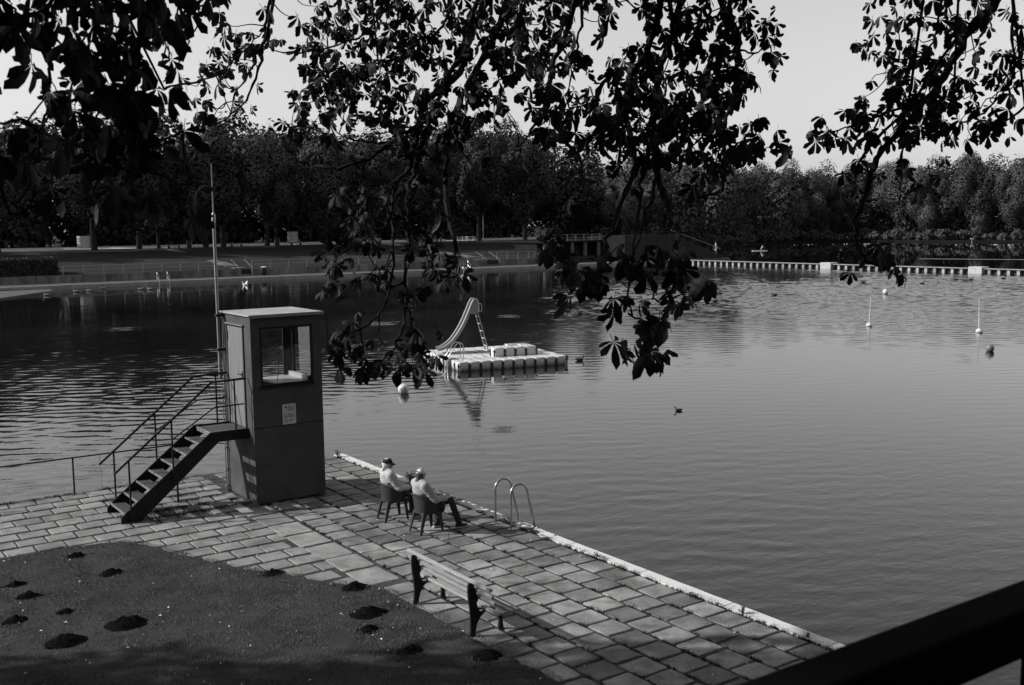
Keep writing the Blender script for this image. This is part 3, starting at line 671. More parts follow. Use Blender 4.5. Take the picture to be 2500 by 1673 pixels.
# ------------------------------------------------------------------ plastic chairs
def make_chair(label, x, y, rz):
    c = thing('plastic_armchair', label, 'chair', (x, y, 0), rz, 'plastic armchairs by the water')
    n = 28; V = []; F = []
    def ringp(ph, s_, z): return (-.02-math.cos(ph)*.245*s_, math.sin(ph)*.275*s_, z)
    for i in range(n+1):
        ph = R(-128+256*i/n); k = max(0.0, math.cos(ph)); top = .615+.185*(k**0.8 if k > 0 else 0); bot = .40
        for t, s_ in ((0, .86), (.5, .96), (1, 1.06)):
            V.append(ringp(ph, s_, bot+(top-bot)*t))
        V.append(ringp(ph, 1.17, top-.012)); V.append(ringp(ph, 1.16, top-.03))
        for t, s_ in ((1, 1.03), (.5, .93), (0, .83)): V.append(ringp(ph, s_, bot+(top-.035-bot)*t))
    m_ = 8
    for i in range(n):
        for j in range(m_): F.append((i*m_+j, i*m_+(j+1) % m_, (i+1)*m_+(j+1) % m_, (i+1)*m_+j))
    F += [tuple(range(m_)), tuple(n*m_+m_-1-j for j in range(m_))]
    MB().add(V, F).build('back_shell', 'chair_plastic', c, True)
    s_ = MB(); s_.prism([(-.21,-.19),(.24,-.225),(.25,-.2),(.25,.2),(.24,.225),(-.21,.19)], lambda a, b: (a, b, .375), lambda a, b: (a, b, .405+.02*(a > .2)))
    soft(s_.build('seat', 'chair_plastic', c), .01)
    for sx, sy in ((-1, -1), (-1, 1), (1, -1), (1, 1)):
        tx, ty, bx, by = (-.20 if sx < 0 else .21), sy*.20, (-.30 if sx < 0 else .24), sy*.215
        w0, w1 = .075, .042; l = MB()
        for (dx0, dy0, dx1, dy1) in ((w0, .018, w1, .014), (.018, w0*.8, .014, w1*.8)):
            l.add([(tx-sx*0, ty, .43), (tx-sx*dx0, ty, .43), (tx-sx*dx0, ty-sy*dy0, .43), (tx, ty-sy*dy0, .43), (bx, by, 0), (bx-sx*dx1, by, 0), (bx-sx*dx1, by-sy*dy1, 0), (bx, by-sy*dy1, 0)],
                  [(0,1,2,3),(7,6,5,4),(0,4,5,1),(1,5,6,2),(2,6,7,3),(3,7,4,0)])
        l.build('leg', 'chair_plastic', c)
    for sy in (-1, 1):
        MB().tube([(.14, sy*.30, .60), (.22, sy*.285, .565), (.235, sy*.255, .48), (.225, sy*.22, .40)], [(.03, .012), (.028, .012), (.026, .012), (.03, .014)], 8).build('arm_front', 'chair_plastic', c, True)
    return c
make_chair('dark plastic armchair with the black capped person, nearer the cabin', 10.17, 18.97, R(-4))
make_chair('dark plastic armchair with the white capped person, nearer the ladder', 10.27, 17.78, R(2))

# ------------------------------------------------------------------ people
def limb(b, pts, rs, n=12):
    b.tube(pts, rs, n)
    for p, r in zip(pts, rs):
        r = r if isinstance(r, tuple) else (r, r); b.ell(p, min(r)*1.0, 10, 6)
def hand(b, w, d, side, curl=0.5):
    """palm at w, pointing along d, five fingers bent round what they rest on"""
    w, d = Vector(w), Vector(d).normalized(); s_ = d.cross(Vector((0, 0, 1))).normalized(); u_ = s_.cross(d)
    if u_.z < 0: u_ = -u_
    M_ = Matrix((d, s_, u_)).transposed(); b.ell(w+d*.045, (.052, .042, .016), 10, 6, M_)
    for i, (o, l) in enumerate(((-.030, .060), (-.010, .074), (.011, .070), (.031, .056))):
        p0 = w+d*.08+s_*o; p1 = p0+d*l*.5-u_*l*.16*curl; p2 = p1+d*l*.32-u_*l*.42*curl; p3 = p2+d*l*.12-u_*l*.35*curl
        b.tube([w+d*.05+s_*o*.9, p0, p1, p2, p3], [.010, .0098, .0092, .0085, .007], 8)
    t0 = w+d*.02-s_*side*.035; b.tube([t0, t0+d*.03-s_*side*.028-u_*.006, t0+d*.062-s_*side*.035-u_*.016], [.012, .0105, .008], 8)
def person_seated(label, x, y, rz, P):
    t = thing('person', label, 'person', (x, y, 0), rz, 'people sitting on the deck')
    hip, bel, che, nek = [Vector(p) for p in ((-.02, 0, .52), (-.05, 0, .68), (-.115, 0, .86), (-.155, 0, 1.00))]
    hc = Vector(P['head']); yaw = R(P['yaw']); Mh = Matrix.Rotation(yaw, 3, 'Z') @ Matrix.Rotation(R(P.get('nod', 6)), 3, 'Y')
    def hp(a, b_, c): return hc+Mh @ Vector((a, b_, c))
    b = MB()
    b.tube([hip-Vector((0, 0, .04)), hip+Vector((0, 0, .06)), bel, che, nek], [(.15, .12), (.165, .13), (.15, .12), (.165, .115), (.09, .07)], 16); b.ell(hip, (.15, .17, .10))
    b.tube([nek-Vector((0, 0, .04)), nek+Vector((.01, 0, .05)), hp(-.015, 0, -.05)], [.07, .06, .055], 12)
    # head: skull, face, jaw, nose, brow, ears
    b.ell(hp(-.012, 0, .03), (.098, .078, .105), 16, 12, Mh); b.ell(hp(.03, 0, -.035), (.066, .062, .08), 14, 10, Mh); b.ell(hp(.055, 0, -.085), (.035, .038, .03), 10, 8, Mh)
    b.tube([hp(.085, 0, .02), hp(.108, 0, -.028), hp(.09, 0, -.045)], [.010, .016, .012], 8); b.ell(hp(.075, 0, .035), (.022, .058, .014), 10, 6, Mh)
    for s_ in (-1, 1):
        b.ell(hp(-.004, s_*.078, -.005), (.026, .012, .036), 8, 6, Mh)
    b.ell(hp(.082, 0, -.072), (.014, .026, .007), 8, 5, Mh)
    for s_, A in ((-1, P['armR']), (1, P['armL'])):
        sh = Vector((-.145, s_*.20, .95)); limb(b, [sh, Vector(A[0]), Vector(A[1])], [.052, .044, .030]); hand(b, A[1], Vector(A[2]), s_, P.get('curl', .7))
    for s_, G_ in ((-1, P['legR']), (1, P['legL'])):
        h0 = Vector((.0, s_*.10, .52)); limb(b, [h0, Vector(G_[0]), Vector(G_[1])], [.082, .058, .042])
        b.tube([Vector(G_[1])+Vector((-.03, 0, -.05)), Vector(G_[2])], [.04, .03], 8)
    remeshed('body', b, .010, 'skin', t, smooth_it=3)
    j = MB()
    j.tube([hip+Vector((-.01, 0, -.05)), hip+Vector((-.005, 0, .05)), bel, che, nek+Vector((0, 0, -.01)), nek+Vector((.0, 0, .035))], [(.215, .175), (.225, .185), (.215, .18), (.222, .172), (.17, .135), (.09, .08)], 20)
    for s_, A in ((-1, P['armR']), (1, P['armL'])):
        sh = Vector((-.145, s_*.185, .955)); w = Vector(A[1]); e = Vector(A[0]); limb(j, [Vector((-.14, s_*.09, .985)), sh, e, w+(e-w)*.02], [.10, .098, .082, .064]); 
    remeshed('jacket', j, .014, P['jacket'], t, wrinkle=.0065, wscale=13, smooth_it=8)
    c = MB(); c.tube([nek+Vector((.0, 0, .005)), nek+Vector((.005, 0, .06))], [.092, .078], 16, cap=False).tube([nek+Vector((.0, 0, .005)), nek+Vector((.005, 0, .06))], [.082, .068], 16, cap=False)
    c.build('collar', 'collar', t, True)
    r = MB(); r.ell(hip+Vector((.0, 0, -.02)), (.17, .19, .12))
    for s_, G_ in ((-1, P['legR']), (1, P['legL'])):
        h0 = Vector((.02, s_*.10, .51)); k_ = Vector(G_[0]); a_ = Vector(G_[1]); limb(r, [h0, h0.lerp(k_, .5)+Vector((0, 0, .01)), k_, k_.lerp(a_, .5), a_+Vector((0, 0, -.02))], [.098, .088, .075, .066, .060])
    remeshed('trousers', r, .014, 'trousers', t, wrinkle=.007, wscale=10, smooth_it=3)
    for G_ in (P['legR'], P['legL']):
        a_, e = Vector(G_[1]), Vector(G_[2]); d_ = (e-a_); d_.z = 0; d_.normalize(); s2 = Vector((-d_.y, d_.x, 0)); f_ = MB(); zb = max(0.0, min(a_.z-.09, e.z-.03))
        h_ = a_-d_*.05; h_.z = zb+.045
        f_.tube([h_-d_*.03, h_+d_*.04, h_+d_*.14+Vector((0, 0, -.006)), h_+d_*.22+Vector((0, 0, -.016))], [(.035, .036), (.044, .042), (.046, .036), (.026, .02)], 12)
        sh_ = f_.build('shoe', 'shoe', t, True)
        so_ = MB(); pl = [(-.065, -.03), (.03, -.04), (.14, -.047), (.23, -.025), (.245, 0), (.23, .025), (.14, .047), (.03, .04), (-.065, .03)]
        so_.prism(pl, lambda p, q_: h_+d_*p+s2*q_+Vector((0, 0, -.045)), lambda p, q_: h_+d_*p+s2*q_+Vector((0, 0, -.022))); so_.build('sole', 'sole', sh_)
    # hair below the cap, cap with brim, button and adjusting gap
    hr = MB(); hr.ell(hp(-.03, 0, .0), (.092, .086, .085), 14, 10, Mh); hr.ell(hp(-.055, 0, -.055), (.05, .062, .05), 12, 8, Mh); hr.build('hair', P['hair'], t, True)
    cp = MB(); prof = []
    n, m_ = 20, 7; V = []; F = []
    for i in range(m_+1):
        ph = i/m_*math.pi/2
        for k in range(n):
            a = 2*math.pi*k/n; V.append(hp(-.012+.107*math.cos(ph)*math.cos(a), .088*math.cos(ph)*math.sin(a), .035+.095*math.sin(ph)**.9+(.012 if math.cos(a) < 0 else 0)*math.cos(ph)*-1))
    for i in range(m_):
        for k in range(n): F.append((i*n+k, i*n+(k+1) % n, (i+1)*n+(k+1) % n, (i+1)*n+k))
    cp.add(V, F); cap = cp.build('cap', P['cap'], t, True); cap.modifiers.new('solid', 'SOLIDIFY').thickness = .006
    br = MB(); V = []; F = []
    for i in range(9):
        a = R(-62+124*i/8); c0, s0 = math.cos(a), math.sin(a); V += [hp(-.012+.11*c0, .093*s0, .036), hp(.055+.115*c0*.95, .086*s0, .018-.012*abs(s0)), hp(.055+.112*c0*.95, .084*s0, .010-.012*abs(s0)), hp(-.012+.105*c0, .088*s0, .028)]
    for i in range(8): F += [(4*i+k, 4*i+4+k, 4*i+4+(k+1) % 4, 4*i+(k+1) % 4) for k in range(4)]
    F += [(0, 1, 2, 3), (35, 34, 33, 32)]
    br.add(V, F).build('brim', P['cap'], cap, True)
    MB().ell(hp(-.012, 0, .132), (.012, .012, .006), 8, 5).build('button', P['cap'], cap, True)
    V = [hp(-.118, -.035+.07*i/6, .040+.022*math.sin(math.pi*i/6)) for i in range(7)]
    MB().tube(V, .008, 6).build('back_strap', P['hair'], cap)
    return t
person_seated('person in black cap and pale jacket sitting in the plastic chair nearer the cabin', 10.19, 18.97, R(-6), dict(head=(-.125, 0, 1.155), yaw=-26, nod=8, jacket='jacket_pale', hair='hair_white', cap='cap_dark',
    armR=((.0, -.28, .70), (.24, -.14, .645), (.10, .06, .0)), armL=((.02, .28, .70), (.25, .12, .65), (.10, -.06, .0)),
    legR=((.43, -.13, .56), (.47, -.14, .10), (.62, -.15, .04)), legL=((.43, .13, .56), (.44, .14, .10), (.60, .16, .04))))
person_seated('person in white cap, grey jacket and dark trousers sitting in the chair nearer the ladder', 10.27, 17.78, R(0), dict(head=(-.115, 0, 1.15), yaw=12, nod=14, jacket='jacket_grey', hair='hair_dark', cap='cap_white',
    armR=((.02, -.29, .69), (.30, -.20, .655), (.12, .05, .02)), armL=((.03, .28, .69), (.32, .02, .665), (.10, -.06, .02)),
    legR=((.45, -.16, .585), (.62, -.20, .10), (.78, -.23, .04)), legL=((.42, .14, .56), (.30, .12, .12), (.45, .14, .04))))
MB().tube([(10.30, 17.02, 0), (10.302, 17.03, .26)], .006, 6).build('thin_stick', 'black_steel'); tag(bpy.data.objects['thin_stick'], 'thin black stick poking up from the paving behind the nearer chair', 'stick')
# ------------------------------------------------------------------ swimming raft with slide
RA = math.atan2(-1.15, 5.07)
raft = thing('swimming_raft', 'floating swimming raft of pale plastic cubes on the lake', 'raft', (24.18, 38.87, 0), RA)
S = 0.517; CT = 0.05
def cube_mesh():
    b = MB(); a, c = S/2-.006, .06; o8 = [(-a+c,-a),(a-c,-a),(a,-a+c),(a,a-c),(a-c,a),(-a+c,a),(-a,a-c),(-a,-a+c)]
    V = []
    for z, s_ in ((-.40, .96), (-.06, 1.0), (-.025, .985), (0.0, .90)): V += [(x*s_, y*s_, z) for x, y in o8]
    F = [tuple(range(7, -1, -1)), tuple(range(24, 32))]
    for k in range(3): F += [(8*k+i, 8*k+(i+1) % 8, 8*k+8+(i+1) % 8, 8*k+8+i) for i in range(8)]
    return b.add(V, F).mesh('float_cube', 'raft_plastic', True)
CM = cube_mesh()
PM = MB().lathe([(.0, -.40), (.035, -.40), (.035, -.19), (.065, -.18), (.065, -.14), (.035, -.13), (.035, -.08), (.025, -.07), (0.0, -.07)], 8).mesh('pin', 'pin', True)
LM_ = MB().lathe([(.0, -.02), (.05, -.02), (.055, -.005), (0.0, .004)], 8).mesh('pin', 'raft_plastic', True)
def cube(i, j, lvl=0):
    o = link('float_cube', CM, raft); o.location = ((i+.5)*S, (j+.5)*S, CT+lvl*.405); o.rotation_euler = (0, 0, rnd.choice((0, 1, 2, 3))*math.pi/2)
for i in range(10):
    for j in range(10):
        if (i, j) == (0, 2): continue
        cube(i, j)
for i in range(4): cube(4+i, 2, 1)
cube(7, 3, 1); cube(7, 4, 1); cube(6, 4, 1)
for i in range(11):
    for j in range(11):
        if i in (0, 10) or j in (0, 10): o = link('pin', PM, raft); o.location = (i*S, j*S, CT)
        else: o = link('pin', LM_, raft); o.location = (i*S, j*S, CT-.012)
for i in range(5):
    for j in (2, 3): o = link('pin', PM, raft); o.location = ((4+i)*S, j*S, CT+.405)
MB().lathe([(.03, -.05), (.07, -.05), (.07, .05), (.03, .05)], 10, (10*S+.05, .15, -.02), 'y').build('mooring_eye', 'pin', raft)
MB().box(.4, 2.55, 2.98, 3.04, CT+.005, CT+.045).build('slide_rail', 'steel_grey', raft); MB().box(.4, 2.75, 3.46, 3.52, CT+.005, CT+.045).build('slide_rail', 'steel_grey', raft)
# water slide: a trough with rims, side cheeks and a ladder
sl = thing('water_slide', 'pale plastic water slide with ladder standing on the raft', 'slide', (24.18, 38.87, 0), RA)
CUR = [(2.10, 1.95), (2.10, 2.30), (2.06, 2.48), (1.96, 2.58), (1.86, 2.56), (1.76, 2.40), (1.60, 2.05), (1.42, 1.66), (1.22, 1.30), (1.00, .98), (.78, .72), (.55, .54), (.32, .42), (.10, .37)]
YA, YB = 3.03, 3.47
def sweep(prof_fn, name, m_):
    V = []; F = []; k = 0
    for i, (x, z) in enumerate(CUR):
        a, b_ = CUR[max(i-1, 0)], CUR[min(i+1, len(CUR)-1)]; t_ = Vector((b_[0]-a[0], 0, b_[1]-a[1])).normalized(); nr = Vector((-t_.z, 0, t_.x))
        if nr.z < 0 and i > 3: nr = -nr
        if i <= 3: nr = Vector((t_.z, 0, -t_.x)); nr = -nr if nr.x < 0 else nr
        pr2 = prof_fn(); k = len(pr2)
        V += [Vector((x, yy, z))+nr*h for yy, h in pr2]
    for i in range(len(CUR)-1):
        for j in range(k): F.append((i*k+j, i*k+(j+1) % k, (i+1)*k+(j+1) % k, (i+1)*k+j))
    F += [tuple(range(k)), tuple((len(CUR)-1)*k+k-1-j for j in range(k))]
    return MB().add(V, F).build(name, m_, sl, True)
sweep(lambda: [(YA, .0), (YA+.02, -.03), (YA+.08, -.13), (YA+.16, -.16), (YB-.16, -.16), (YB-.08, -.13), (YB-.02, -.03), (YB, .0), (YB, -.06), (YB-.05, -.16), (YB-.12, -.185), (YA+.12, -.185), (YA+.05, -.16), (YA, -.06)], 'trough', 'slide_plastic')
sweep(lambda: [(YA-.022, .012), (YA+.022, .012), (YA+.022, -.022), (YA-.022, -.022)], 'rim', 'slide_rim'); sweep(lambda: [(YB-.022, .012), (YB+.022, .012), (YB+.022, -.022), (YB-.022, -.022)], 'rim', 'slide_rim')
for yy in (YA+.012, YB-.03):
    ck = [(2.09, 1.90), (2.09, 2.30), (2.04, 2.46), (1.95, 2.50), (1.86, 2.46), (1.75, 2.26), (1.62, 1.92), (1.75, 1.84)]
    MB().prism(ck, lambda a, b: (a, yy, b), lambda a, b: (a, yy+.018, b)).build('side_cheek', 'slide_plastic', sl)
    MB().beam((2.05, yy+.01, 1.95), (2.56, yy+.01, CT+.005), .045, .045, (0, 1, 0)).build('ladder_stile', 'galvanised', sl)
    g_ = MB().tube([(2.10, yy, 2.34), (2.20, yy, 2.33), (2.24, yy, 2.27), (2.25, yy, 2.05), (2.22, yy, 1.97), (2.12, yy, 1.96)], .014, 8).build('grab_rail', 'slide_rim', sl, True)
for k in range(5):
    t_ = (k+.7)/5.5; MB().box(2.02+.51*t_, 2.09+.51*t_, YA+.02, YB-.02, 1.95-1.9*t_, 1.975-1.9*t_).build('rung', 'slide_rim', sl)
MB().beam((.55, (YA+YB)/2, .36), (.62, (YA+YB)/2, CT+.005), .05, .05).build('foot_prop', 'steel_grey', sl)
MB().box(2.45, 2.72, YA-.03, YB+.03, CT+.046, CT+.075).build('base_plate', 'slide_rim', sl)
rl_ = thing('raft_ladder', 'small arched grab rail ladder on the left side of the raft', 'ladder', (24.18, 38.87, 0), RA)
for yy in (1.10, 1.50):
    MB().tube([(.62, yy, CT), (.62, yy, .62), (.58, yy, .72), (.50, yy, .78), (.40, yy, .78), (.30, yy, .72), (.0, yy, .30), (-.12, yy, .12), (-.14, yy, -.9)], .02, 8).build('rail', 'stainless', rl_, True)
for z in (-.1, -.4): MB().box(-.17, -.09, 1.12, 1.48, z, z+.03).build('rung', 'stainless', rl_)
MB().box(.1, .64, 1.06, 1.11, CT+.003, CT+.02).build('foot_bar', 'stainless', rl_); MB().box(.1, .64, 1.49, 1.54, CT+.003, CT+.02).build('foot_bar', 'stainless', rl_)

# ------------------------------------------------------------------ buoys
def ball(label, x, y, r, m_, dark_mark=False, sink=.28):
    t = thing('ball_buoy', label, 'buoy', (x, y, WATER+r*(1-sink)), 0, 'ball buoys on the lake')
    MB().ell((0, 0, 0), r, 20, 12).build('float', m_, t, True)
    MB().lathe([(r*.12, r*.96), (r*.12, r*1.06), (r*.05, r*1.10)], 8).build('eye', m_, t, True)
    if dark_mark:
        for (a, e, l) in ((-95, 20, .5), (-110, -2, .42), (-70, 4, .4)):
            a, e = R(a-34), R(e); d = Vector((math.cos(e)*math.cos(a), math.cos(e)*math.sin(a), math.sin(e))); s_ = Vector((0, 0, 1)).cross(d).normalized(); u_ = d.cross(s_)
            V = []; k = R(25) if l > .45 else R(115)
            dirv = s_*math.cos(k)+u_*math.sin(k); w = d.cross(dirv)
            for p, q_ in ((-.5, -.12), (.0, -.13), (.5, -.12), (.5, .12), (0, .13), (-.5, .12)): V.append((d+dirv*p*l*1.6+w*q_).normalized()*r*1.012)
            MB().add(V, [tuple(range(6))]).build('black_mark', 'ink', t)
    return t
ball('white ball buoy with black marks floating near the hanging leaves', 19.44, 35.24, .21, 'buoy_white', True)
ball('small white ball buoy far out beyond the two pole buoys', 77.6, 56.0, .24, 'buoy_white')
ball('dark grey ball buoy at the right side of the lake', 47.5, 28.4, .20, 'buoy_dark')
def pole_buoy(label, x, y, h, lean):
    t = thing('pole_buoy', label, 'buoy', (x, y, WATER), 0, 'pole buoys on the lake'); t.rotation_euler = (R(lean), R(lean*.6), 0)
    MB().lathe([(.05, -.15), (.17, -.02), (.19, .08), (.14, .16), (.05, .22), (.03, .24)], 14).build('float', 'buoy_white', t, True)
    MB().tube([(0, 0, .2), (0, 0, h*.4), (0, 0, h)], [.035, .03, .012], 8).build('pole', 'buoy_white', t, True)
    MB().lathe([(.175, -.06), (.195, -.02), (.195, .01), (.175, .03)], 14).build('band', 'buoy_dark', t, True)
pole_buoy('white pole buoy standing left of the other pole buoy', 53.44, 39.64, 1.75, 1.5)
pole_buoy('white pole buoy standing nearest the right frame edge', 54.9, 33.5, 1.95, -1.5)

# ------------------------------------------------------------------ water birds
def bird(name, label, x, y, rz, s_, m_, cat='duck', white=False):
    t = thing(name, label, cat, (x, y, WATER), rz, 'birds on the lake'); b = MB()
    b.tube([(-.26*s_, 0, .10*s_), (-.18*s_, 0, .08*s_), (-.05*s_, 0, .06*s_), (.10*s_, 0, .06*s_), (.19*s_, 0, .07*s_)], [(.01*s_, .02*s_), (.05*s_, .06*s_), (.085*s_, .095*s_), (.08*s_, .085*s_), (.03*s_, .03*s_)], 12)
    b.tube([(.12*s_, 0, .08*s_), (.17*s_, 0, .16*s_), (.185*s_, 0, .23*s_)], [.05*s_, .034*s_, .032*s_], 10); b.ell((.20*s_, 0, .25*s_), (.052*s_, .038*s_, .04*s_), 10, 8)
    remeshed('body', b, .012*s_, m_, t, smooth_it=2)
    MB().tube([(.24*s_, 0, .245*s_), (.275*s_, 0, .24*s_), (.305*s_, 0, .237*s_)], [(.014*s_, .018*s_), (.008*s_, .016*s_), (.004*s_, .010*s_)], 8).build('beak', 'buoy_dark', t, True)
    return t
A0 = -R(34.8)
bird('duck', 'dark duck swimming just right of the raft', 30.5, 38.4, A0, .85, 'duck_dark')
bird('duck', 'dark coot like bird alone in the middle of the bright water', 24.8, 25.9, A0+R(180), .55, 'duck_dark')
bird('duck', 'dark duck trailing a wake behind the raft, left of a pair', 46.8, 60.2, A0+R(30), 1.0, 'duck_dark')
bird('duck', 'dark duck behind the raft, right of a pair', 46.1, 58.0, A0+R(200), 1.0, 'duck_dark')
bird('duck', 'dark duck right of the hanging branch tip, upper of two', 61.5, 62.5, A0+R(20), 1.0, 'duck_dark')
bird('duck', 'dark duck right of the hanging branch tip, lower of two', 61.2, 59.8, A0+R(10), 1.0, 'duck_dark')
bird('duck', 'dark duck beside a pale streak far out, left of the small ball buoy', 69.3, 60.9, A0+R(180), 1.0, 'duck_dark')
bird('duck', 'dark duck just in front of the boom, below its left white box', 89.1, 66.9, A0, 1.0, 'duck_dark')
bird('duck', 'dark duck far out, left of the right white box of the boom', 91.6, 62.0, A0, 1.1, 'duck_dark')
bird('duck', 'dark duck under the right white box of the boom, left of a pair', 99.9, 63.7, A0+R(180), 1.0, 'duck_dark')
bird('duck', 'dark duck under the right white box of the boom, right of a pair', 100.8, 62.6, A0, 1.0, 'duck_dark')
bird('duck', 'dark duck nearest the right frame edge in front of the boom', 104.9, 61.5, A0, 1.0, 'duck_dark')
for lab, x, y, rz, s_, m_ in (('pale breasted goose at the tip of the gravel beach', 21.9, 110.4, 180, 1.5, 'duck_grey'), ('goose with raised neck right of the gravel beach', 25.4, 114.0, 180, 1.5, 'duck_grey'),
        ('goose third from the gravel beach', 26.8, 114.4, 0, 1.3, 'duck_grey'), ('goose fourth from the gravel beach', 28.9, 117.5, 20, 1.3, 'duck_grey'),
        ('duck left of the far steel ladder, left of a pair', 31.6, 112.9, 0, 1.5, 'duck_grey'), ('duck left of the far steel ladder, right of a pair', 32.3, 112.3, 170, 1.5, 'duck_grey')):
    bird('goose' if 'goose' in lab else 'duck', lab, x, y, A0+R(rz), s_, m_, 'goose' if 'goose' in lab else 'duck')
g_ = bird('gull', 'white gull with lifted wings on the dark water right of the far ladder', 42.7, 112.6, A0+R(160), 1.5, 'bird_white', 'gull')
for s_ in (-1, 1): MB().add([(-.1, s_*.1, .16), (.12, s_*.1, .16), (.08, s_*.42, .42), (-.06, s_*.48, .45), (-.1, s_*.1, .18), (.12, s_*.1, .18), (.08, s_*.42, .435), (-.06, s_*.48, .465)],
    [(0,1,2,3),(7,6,5,4),(0,4,5,1),(1,5,6,2),(2,6,7,3),(3,7,4,0)]).build('wing', 'bird_white', g_)

# ------------------------------------------------------------------ far bank
struct(MB().box(-150, 128.5, 122.3, 128.0, -3.0, 0.0).build('far_promenade', 'far_walk'))
struct(MB().box(-150, 120.0, 121.9, 122.6, -3.0, 0.035).build('far_kerb', 'far_kerb'))
V = []; F = []; prof = [(127.9, -.5), (128.05, .80), (134, 1.1), (142, 1.75), (152, 2.5), (160, 2.95), (163, 3.0), (420, 3.0)]; xs = np.linspace(-200, 130, 60)
for i, x in enumerate(xs):
    for j, (y, z) in enumerate(prof): V.append((x, y, z+(0.25*mnoise.noise((x*.06, y*.06, 0)) if 2 <= j <= 4 else 0)))
k = len(prof)
for i in range(len(xs)-1): F += [(i*k+j, (i+1)*k+j, (i+1)*k+j+1, i*k+j+1) for j in range(k-1)]
struct(MB().add(V, F).build('far_lawn', 'far_grass', None, True))
struct(MB().prism([(163.6, 2.9), (163.6, 3.06), (168, 3.14), (173, 3.30), (173, 2.9)], lambda y, z: (-120, y, z), lambda y, z: (126, y, z)).build('park_path', 'path_gravel'))
struct(MB().prism([(8, 121.9), (24.5, 121.9), (24, 118), (21, 112), (16, 106), (6, 100), (-60, 92), (-60, 121.9)], lambda x, y: (x, y, -2.5), lambda x, y: (x, y, WATER+.02+.03*max(0, y-100)*.5*(1 if x < 23 else .02))).build('gravel_beach', 'gravel'))
FL = [(119,128),(131,128),(136,150),(150,170),(170,186),(184,186.5),(200,190),(212,193),(228,198),(241,199),(252,196),(255,190),(253,172),(256,158),(260,147),(268,125),(280,60),(290,-60),(900,-60),(900,700),(-300,700),(-300,300),(119,300)]
struct(MB().prism(FL, lambda x, y: (x, y, -3.0), lambda x, y: (x, y, .15)).build('far_shore', 'forest_floor'))
# retaining wall of upright concrete panels
wallt = thing('retaining_wall', 'low wall of stained concrete panels along the far promenade', 'wall', (0, 127.75, 0))
pm = MB().box(-.61, .61, -.06, .06, -.02, .86).mesh('wall_panel', 'far_concrete')
x = 21.2
while x < 96:
    if not (47.6 < x < 49.5 or 84.2 < x < 86.5):
        o = link('wall_panel', pm, wallt); o.location = (x, rnd.uniform(-.02, .02), rnd.uniform(-.02, .02))
    x += 1.25
def pipe_rail(label, xa, xb, n):
    t = thing('bank_railing', label, 'railing', (0, 128.15, .82), 0, 'pipe railings on the far wall')
    for z in (1.02, .55): MB().tube([(xa, 0, z), (xb, 0, z)], .045, 6).build('rail', 'steel_grey', t)
    for i in range(n+1): xx = xa+(xb-xa)*i/n; MB().tube([(xx, 0, 0), (xx, 0, 1.02)], .040, 6).build('post', 'steel_grey', t)
pipe_rail('grey pipe railing on the far wall left of the first steps', 27.3, 47.3, 9); pipe_rail('grey pipe railing on the far wall between the two flights of steps', 49.6, 84.1, 14); pipe_rail('grey pipe railing on the far wall right of the second steps', 86.6, 96.0, 5)
def bank_steps(label, xa, xb):
    t = thing('bank_steps', label, 'steps', (0, 0, 0))
    for i in range(5): MB().box(xa, xb, 127.6+i*.42, 128.05+i*.42+2, -.3, .19*(i+1)).build('step', 'far_concrete', t)
    for xx in (xa-.05, xb+.05): MB().tube([(xx, 127.4, .0), (xx, 127.4, 1.0), (xx, 130, 1.95)], .03, 6).build('handrail', 'steel_grey', t)
    MB().box(xa, xb, 132, 160, .0, .1).build('footpath', 'far_concrete', t).rotation_euler = (0, 0, 0)
bank_steps('concrete steps through the far wall behind the mast', 47.7, 49.3); bank_steps('concrete steps through the far wall above the slide', 84.3, 86.4)
for o in [o for o in bpy.data.objects if o.name.startswith('footpath')]:
    me = o.data
    for v in me.vertices: v.co.z += np.interp(v.co.y, [128, 134, 142, 152, 160], [.85, 1.1, 1.75, 2.5, 2.95])+.0
def far_ladder(label, x):
    t = thing('far_ladder', label, 'ladder', (x, 121.85, 0), 0, 'steel ladders on the far edge')
    for xx in (0, 1.15):
        MB().tube([(xx, .35, 0), (xx, .35, 1.0), (xx, -.45, .55), (xx, -.5, -.9)], .04, 8).build('rail', 'stainless', t, True); MB().tube([(xx, .33, .55), (xx, -.40, .12)], .035, 8).build('brace', 'stainless', t, True)
    for z in (-.08, -.28): MB().box(0, 1.15, -.55, -.38, z, z+.05).build('rung', 'steel_grey', t)
far_ladder('steel bathing ladder on the far edge left of the mast', 36.0); far_ladder('steel bathing ladder on the far edge behind the hanging leaves', 76.6)

